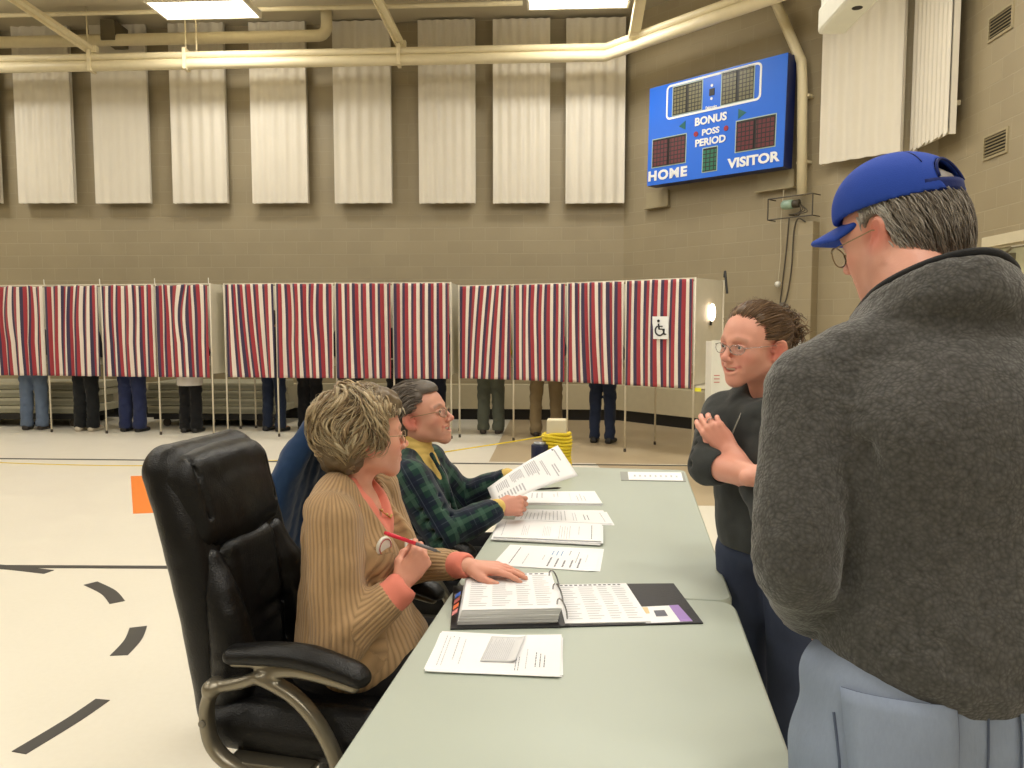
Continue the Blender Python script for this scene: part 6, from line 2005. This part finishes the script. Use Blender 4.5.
    # folds
    for q in range(5):
        p = Vector(vlerp(elL, shL, .05+.10*q)); K.rc(tuple(p+Vector((-.05, .02, .012*q))), tuple(p+Vector((-.005, -.060, -.020))), .006, .004, .014, sub=True)
    for q in range(4):
        p = Vector(vlerp(elR, shR, .05+.12*q)); K.rc(tuple(p+Vector((-.055, -.02, .01*q))), tuple(p+Vector((.01, -.055, -.015))), .006, .004, .014, sub=True)
    K.chain([(.625, 2.16, 1.22), (.620, 2.150, 1.12), (.618, 2.145, .98), (.618, 2.15, .80)], .0035, .008, sub=True)
    K.chain([(.66, 2.12, 1.22), (.64, 2.12, 1.17), (.63, 2.14, 1.13)], .004, .014, sub=True)
    K.warps.append(lambda P: .0045*vnoise(P*np.array([1, 1, .7]), 17)+.0015*vnoise(P, 45))
    K.cut((.7, 2.2, .835), (0, 0, -1))
    link('hoodie', K.mesh('hoodie', 2), t, cloth('dark_grey_jersey', (58, 61, 61), .35, 260, .9, var=.14, nscale=14), world=True)
    # zip
    z = MB().tube(cr([(.640, 2.165, 1.235), (.606, 2.140, 1.17), (.594, 2.128, 1.12), (.590, 2.125, 1.06)], 5), .0022, 6).build('zip', M_tleg, t, world=True)
    T = SDF(.006)
    T.el((.758, 2.23, .84), (.105, .155, .10), (0, 0, 34), .05)
    for s_ in (-1, 1):
        h = Vector((.762, 2.232, 0))+l*(.085*s_)
        T.chain([(h.x, h.y, .80), (h.x-.01, h.y-.01, .46), (h.x+.02, h.y+.01, .07)], [.098, .070, .060], .03)
    T.warps.append(lambda P: .004*vnoise(P, 20)); T.cut((0, 0, .045), (0, 0, -1))
    link('jeans', T.mesh('jeans'), t, denim_mat('navy_denim', (62, 70, 92), .5), world=True)
    for s_ in (-1, 1):
        h = Vector((.76, 2.23, 0))+l*(.085*s_)
        sh = SDF(.006); sh.frame(Matrix.Translation((h.x, h.y, 0)) @ Matrix.Rotation(R(214), 4, 'Z')); sh.box((.05, 0, .032), (.125, .044, .03), .028, k=.02); sh.el((.0, 0, .07), (.05, .04, .035), k=.03)
        link('shoe', sh.mesh('shoe'), t, M_black, world=True)
woman_hoodie()

# ================================================================ 4 standing man in the foreground, seen from behind
def man_fleece():
    t = thing('person', 'man in a blue cap and grey fleece jacket seen from behind in the foreground', 'person', (.67, 1.22, 0), 0)
    HM = head_frame((.674, 1.372, 1.627), 122, -15, 0, .93)
    f = Vector((-.08, .997, 0)); l = Vector((-.997, -.08, 0))
    shL, elL, wrL = (.482, 1.240, 1.372), (.440, 1.185, 1.125), (.505, 1.285, 1.005)
    shR, elR, wrR = (.872, 1.200, 1.372), (.935, 1.150, 1.130), (.880, 1.235, .950)
    S = SDF(.0036)
    head_shape(S, HM, .93, smile=.1, female=False)
    S.frame(I4)
    S.chain([(.672, 1.325, 1.57), (.675, 1.260, 1.50), (.675, 1.215, 1.42)], [.064, .062, .075], .03)
    S.chain([(.675, 1.21, 1.34), (.675, 1.20, 1.12), (.675, 1.215, .93)], [.11, .11, .11], .04)
    S.rc(shL, shR, .055, .055, .03)
    S.chain([shL, elL, wrL], [.05, .044, .032], .02, sm=3); S.chain([shR, elR, wrR], [.05, .044, .032], .02, sm=3)
    hand(S, frame_of(wrL, (.40, .45, -.75), (-.80, .35, -.2)), th=1, curl=((25, 30, 20),)*4, sc=1.05)
    hand(S, frame_of(wrR, (-.10, .25, -.95), (.95, .1, -.1)), th=1, curl=((18, 22, 14),)*4, sc=1.05)
    for s_ in (-1, 1):
        h = Vector((.675, 1.205, 0))+l*(.10*s_)
        S.chain([(h.x, h.y, .88), (h.x, h.y+.02, .48), (h.x, h.y, .09)], [.09, .06, .042], .03)
        S.rc((h.x, h.y-.02, .045), (h.x, h.y+.15, .035), .036, .03, .02)
    me = S.mesh('body'); V = np.array(S.V)
    C = paint_face(V, HM, (222, 164, 144), lips=(150, 76, 70), smile=.1, brow=(150, 140, 130))
    Mi = np.array(HM.inverted()); q = V @ Mi[:3, :3].T+Mi[:3, 3]
    w = np.clip(1-np.abs(q[:, 0]-.02)/.05, 0, 1)*np.clip(1-np.abs(q[:, 2]+.04)/.06, 0, 1)*.30
    C = C*(1-w[:, None])+np.array(lin((120, 100, 92)))*w[:, None]
    set_col(me, C); link('body', me, t, M_skin, world=True)
    eyes(t, HM); glasses(t, HM, M_gold, w=.028, h=.019, x=.112, z=.002, rim=.0013)
    Mh = hair_mat('grey_white_hair'); r = random.Random(21)
    def bh(S):
        S.el((-.018, 0, .045), (.104, .083, .085), k=.02); S.el((-.048, 0, -.035), (.060, .068, .075), k=.03)
    def cutface(P):
        Mi = np.array(HM.inverted()); q = P @ Mi[:3, :3].T+Mi[:3, 3]
        er = .026-np.sqrt((q[:, 0]+.008)**2+((q[:, 2]-.002)*.72)**2)
        return edge(np.minimum(q[:, 0]-.030, .09-q[:, 2]))+edge(np.minimum(q[:, 0]+.022, .008-q[:, 2]))+edge(-.100-q[:, 2])+np.where((er > 0) & (np.abs(q[:, 1]) > .05), .05, 0)+.003*vnoise(P, 60)
    base_hair('hair', t, HM, .93, bh, (146, 138, 128), Mh, .004, cutface)
    side = [(232, 227, 218), (212, 205, 194), (242, 238, 230), (186, 176, 164)]; back = [(150, 140, 128), (182, 172, 160), (118, 106, 94), (206, 198, 188)]
    sp = []
    def flow(d, p): return Vector((-.45, d.y*.2, -1))
    def shell2(d, off): return Vector((-.018+d.x*(.102+off), d.y*(.082+off), .006+d.z*(.122+off)))
    for i in range(3600):
        d = rdir(r)
        if d.z < -.93 or d.z > .62 or d.x > .42: continue
        pts = grow(r, d, flow, .035+.025*r.random(), 8, .002, .011, .0022, .6, shell_f=shell2, jit=.04)
        pts = [p for p in pts if not (p.x > .034 and p.z < .09) and not (p.x > -.020 and p.z < .008) and p.z > -.112 and p.z < .080 and not (math.hypot(p.x+.008, (p.z-.002)*.72) < .027 and abs(p.y) > .05)]
        if len(pts) < 4: continue
        k = min(1, max(0, (pts[0].x+.055)/.05))
        sp.append((pts, .0022+.0014*r.random(), var(r, side) if r.random() < k else var(r, back)))
    locks('hair_strands', t, HM, sp, Mh, 4)
    # cap: shell over the crown, arched opening at the back with a strap
    Mc = HM @ Matrix.Rotation(R(-3), 4, 'Y')
    cp = SDF(.0030); cp.frame(Mc, .93)
    cp.el((-.010, 0, .058), (.114, .092, .100), k=.01); cp.el((.02, 0, .075), (.088, .083, .080), k=.03)
    cp.el((-.010, 0, .055), (.109, .087, .095), k=.003, sub=True)
    cp.cut((0, 0, .056), (.02, 0, -1))
    cp.chain([(-.14, 0, .082), (-.09, 0, .082)], .036, .004, sub=True)
    me = cp.mesh('cap', 1)
    M_cap = NT('cap_blue'); c_ = M_cap.coord(); n_ = M_cap.noise(c_, 500, 2)
    M_cap.l(M_cap.mix(M_cap.math('MULTIPLY', n_.outputs['Fac'], .3), lin((24, 66, 168)), lin((14, 40, 116))), M_cap.b.inputs['Base Color']); M_cap.b.inputs['Roughness'].default_value = .85
    M_cap.bump(n_.outputs['Fac'], .3, .001); M_cap = M_cap.m
    cap = thing('baseball_cap', 'blue baseball cap worn by the man in the grey fleece jacket', 'cap', tuple(HM.translation+Vector((0, 0, .08))), 0)
    link('crown', me, cap, M_cap, world=True)
    M_edge = cloth('cap_edge_blue', (16, 34, 96))
    # strap and edging
    arc = []
    for i in range(13):
        a = R(152+56*i/12); arc.append((-.010+.1145*math.cos(a), .0935*math.sin(a), .060))
    arc = [(-.010+.113*math.cos(R(140+80*i/16)), .0915*math.sin(R(140+80*i/16))) for i in range(17)]
    o = MB().grid([[(x, y, z) for x, y in arc] for z in (.053, .060, .068, .076)]).build('strap', M_edge, cap, world=True, smooth=True); o.data.transform(Mc); o.modifiers.new('t', 'SOLIDIFY').thickness = .003
    oe = []
    for i in range(15):
        a = PI*i/14; y = .0385*math.cos(a); z = .078+.040*math.sin(a)
        x = -.010-.114*math.sqrt(max(0, 1-(y/.092)**2-((z-.058)/.100)**2)); oe.append((x-.001, y, z))
    o = MB().tube(oe, .0028, 6).build('opening_edge', M_edge, cap, world=True, smooth=True); o.data.transform(Mc)
    # stitched seams from the button
    for a0 in (35, 90, 145, -35, -90, -145):
        pts = []
        for i in range(12):
            th = PI/2*i/11*.98+.02; x = -.010+.1148*math.sin(th)*math.cos(R(a0)); y = .0926*math.sin(th)*math.sin(R(a0)); z = .058+.1006*math.cos(th)
            if abs(a0) == 145 and z < .11: break
            pts.append((x, y, z))
        if a0 in (35, -35): pts = [(p[0]+.004, p[1], p[2]+.001) for p in pts]
        o = MB().tube(pts, .0011, 5).build('seam', M_edge, cap, world=True, smooth=True); o.data.transform(Mc)
    o = MB().lathe([(.0, .0), (.007, .0), (.006, .004), (0, .005)], (-.010, 0, .160), 12).build('button', M_cap, cap, world=True, smooth=True); o.data.transform(Mc)
    br = SDF(.003); br.frame(Mc, .93)
    for i in range(49):
        y = -.072+.144*i/48; c0 = 1-(y/.078)**2
        x0 = .066*math.sqrt(max(.02, 1-(y/.086)**2)); x1 = .085*math.sqrt(max(.02, 1-(y/.086)**2))+.012+.076*max(0, c0)**.6
        zc = .060-.026*(y/.075)**2
        br.rc((x0, y, zc), (x1, y, zc-.016), .0042, .0032, .006)
    link('brim', br.mesh('brim', 2), cap, M_cap, world=True)
    # fleece jacket
    K = SDF(.0048)
    K.el((.680, 1.205, 1.27), (.188, .142, .185), k=.06); K.el((.688, 1.200, 1.08), (.188, .150, .22), k=.06); K.el((.690, 1.205, .99), (.190, .158, .13), k=.05)
    K.chain([shL, (.560, 1.225, 1.432), (.672, 1.205, 1.452), (.790, 1.20, 1.432), shR], [.068, .066, .070, .066, .068], .05, sm=4)
    K.el((.675, 1.15, 1.33), (.15, .09, .12), k=.06)
    K.chain([shL, vlerp(shL, elL, .5), elL, vlerp(elL, wrL, .5), vlerp(elL, wrL, 1.06)], [.074, .072, .067, .060, .052], .014, sm=4)
    K.chain([shR, vlerp(shR, elR, .5), elR], [.078, .076, .070], .04, sm=3); K.chain([elR, vlerp(elR, wrR, .5), vlerp(elR, wrR, .95)], [.070, .062, .050], .03, sm=3)
    # high collar
    K.chain([(.585, 1.330, 1.475), (.588, 1.245, 1.520), (.632, 1.168, 1.555), (.695, 1.150, 1.560), (.752, 1.190, 1.535), (.765, 1.27, 1.500), (.730, 1.35, 1.46)], [.018, .020, .020, .020, .020, .019, .018], .02, sm=4)
    K.chain([(.585, 1.330, 1.440), (.580, 1.245, 1.490), (.625, 1.160, 1.520), (.695, 1.140, 1.525), (.760, 1.18, 1.505), (.772, 1.27, 1.47)], [.022, .026, .026, .026, .026, .024], .03, sm=4)
    K.chain([(.670, 1.34, 1.62), (.672, 1.275, 1.54), (.674, 1.25, 1.44)], [.078, .072, .068], .010, sub=True)
    # yoke seam, folds
    K.chain([(.50, 1.10, 1.475), (.58, 1.055, 1.470), (.68, 1.03, 1.475), (.78, 1.05, 1.470), (.86, 1.09, 1.46)], .004, .010, sub=True)
    K.chain([(.568, 1.12, 1.503), (.62, 1.085, 1.498), (.69, 1.065, 1.500), (.76, 1.09, 1.49)], .007, .020, sub=True)
    K.chain([(.520, 1.125, 1.30), (.508, 1.095, 1.22), (.505, 1.085, 1.12), (.535, 1.075, 1.02)], .006, .035, sub=True)
    K.chain([(.54, 1.08, 1.18), (.60, 1.03, 1.10), (.68, 1.02, 1.04)], .008, .04, sub=True)
    K.chain([(.56, 1.07, 1.06), (.64, 1.03, 1.00), (.74, 1.03, .985)], .007, .035, sub=True)
    for q in range(3):
        p = Vector(vlerp(elL, wrL, .15+.28*q)); K.chain([tuple(p+Vector((-.058, -.010, .015))), tuple(p+Vector((-.03, -.050, .0))), tuple(p+Vector((.025, -.062, -.012)))], [.008, .013, .007], .03)
    K.el(vlerp(elL, wrL, 1.38), (.044, .044, .044), k=.004, sub=True); K.el(vlerp(elR, wrR, 1.28), (.042, .042, .042), k=.004, sub=True)
    K.warps.append(lambda P: .006*vnoise(P, 9)+.0018*vnoise(P, 55)+.0012*vnoise(P, 130))
    K.cut((.675, 1.2, .925), (-.16, .22, -1))
    link('fleece_jacket', K.mesh('fleece_jacket', 1), t, fleece_mat(), world=True)
    tr = MB().tube(cr([(.585, 1.335, 1.488), (.586, 1.245, 1.536), (.630, 1.166, 1.572), (.695, 1.145, 1.582), (.756, 1.186, 1.557), (.770, 1.27, 1.520), (.735, 1.35, 1.477)], 8), .0105, 8)
    tr.build('collar_trim', cloth('black_trim', (16, 16, 18)), t, world=True, smooth=True)
    # jeans
    J = SDF(.005)
    J.el((.675, 1.205, .92), (.212, .138, .11), k=.04); J.el((.605, 1.165, .84), (.120, .105, .13), k=.04); J.el((.745, 1.160, .84), (.120, .105, .13), k=.04)
    for s_ in (-1, 1):
        h = Vector((.675, 1.205, 0))+l*(.112*s_)
        J.chain([(h.x, h.y-.005, .80), (h.x-.0, h.y+.02, .46), (h.x, h.y, .07)], [.118, .084, .072], .04)
    J.chain([(.675, 1.06, .92), (.675, 1.055, .83), (.675, 1.09, .74)], .004, .010, sub=True)
    J.warps.append(lambda P: .005*vnoise(P*np.array([1, 1, .6]), 14)); J.cut((0, 0, .045), (0, 0, -1))
    link('jeans', J.mesh('jeans'), t, denim_mat('light_denim', (140, 152, 174), .75), world=True)
    # back pocket and side seam, hugging the surface
    from mathutils.bvhtree import BVHTree
    jo = [o for o in kids(t) if o.name.startswith('jeans')][0]
    bv = BVHTree.FromPolygons([v.co.copy() for v in jo.data.vertices], [tuple(p.vertices) for p in jo.data.polygons])
    def hug(x, z, off=.003):
        h, n, i, d = bv.ray_cast(Vector((x, .8, z)), Vector((0, 1, 0)))
        return (h+n*off) if h else Vector((x, 1.1, z))
    st_m = cloth('jeans_stitching', (84, 94, 116))
    def pocket(x0, x1, z1, z0):
        rows = []
        for j in range(9):
            v = j/8; rows.append([hug(x0+(x1-x0)*i/8, z1+(z0-z1)*v-(.022*(1-abs(i/4-1)) if j == 8 else 0), .0035) for i in range(9)])
        mb = MB(); mb.grid([r_[::-1] for r_ in rows]); o = mb.build('back_pocket', bpy.data.materials['light_denim'], t, smooth=True, world=True)
        s2 = o.modifiers.new('t', 'SOLIDIFY'); s2.thickness = -.003
        e = rows[0]+[r_[-1] for r_ in rows[1:]]+rows[-1][::-1][1:]+[r_[0] for r_ in rows[::-1]][1:]
        MB().tube([p+Vector((0, -.0016, 0)) for p in e], .0013, 5).build('pocket_stitching', st_m, o, world=True)
    pocket(.494, .630, .940, .785); pocket(.715, .850, .940, .785)
    MB().tube([hug(.484, z, .001) for z in [.90-.03*k for k in range(12)]], .0022, 6).build('side_seam', st_m, t, world=True)
    MB().tube([hug(.675, z, .001) for z in [.93-.03*k for k in range(6)]], .0018, 6).build('centre_seam', st_m, t, world=True)
    for s_ in (-1, 1):
        h = Vector((.675, 1.205, 0))+l*(.098*s_)
        sh = SDF(.006); sh.box((h.x, h.y+.05, .034), (.046, .135, .032), .03, k=.02); sh.el((h.x, h.y-.01, .075), (.044, .052, .04), k=.03)
        link('shoe', sh.mesh('shoe'), t, mat('brown_shoe', (70, 52, 40), .5), world=True)
man_fleece()
bpy.context.view_layer.update()
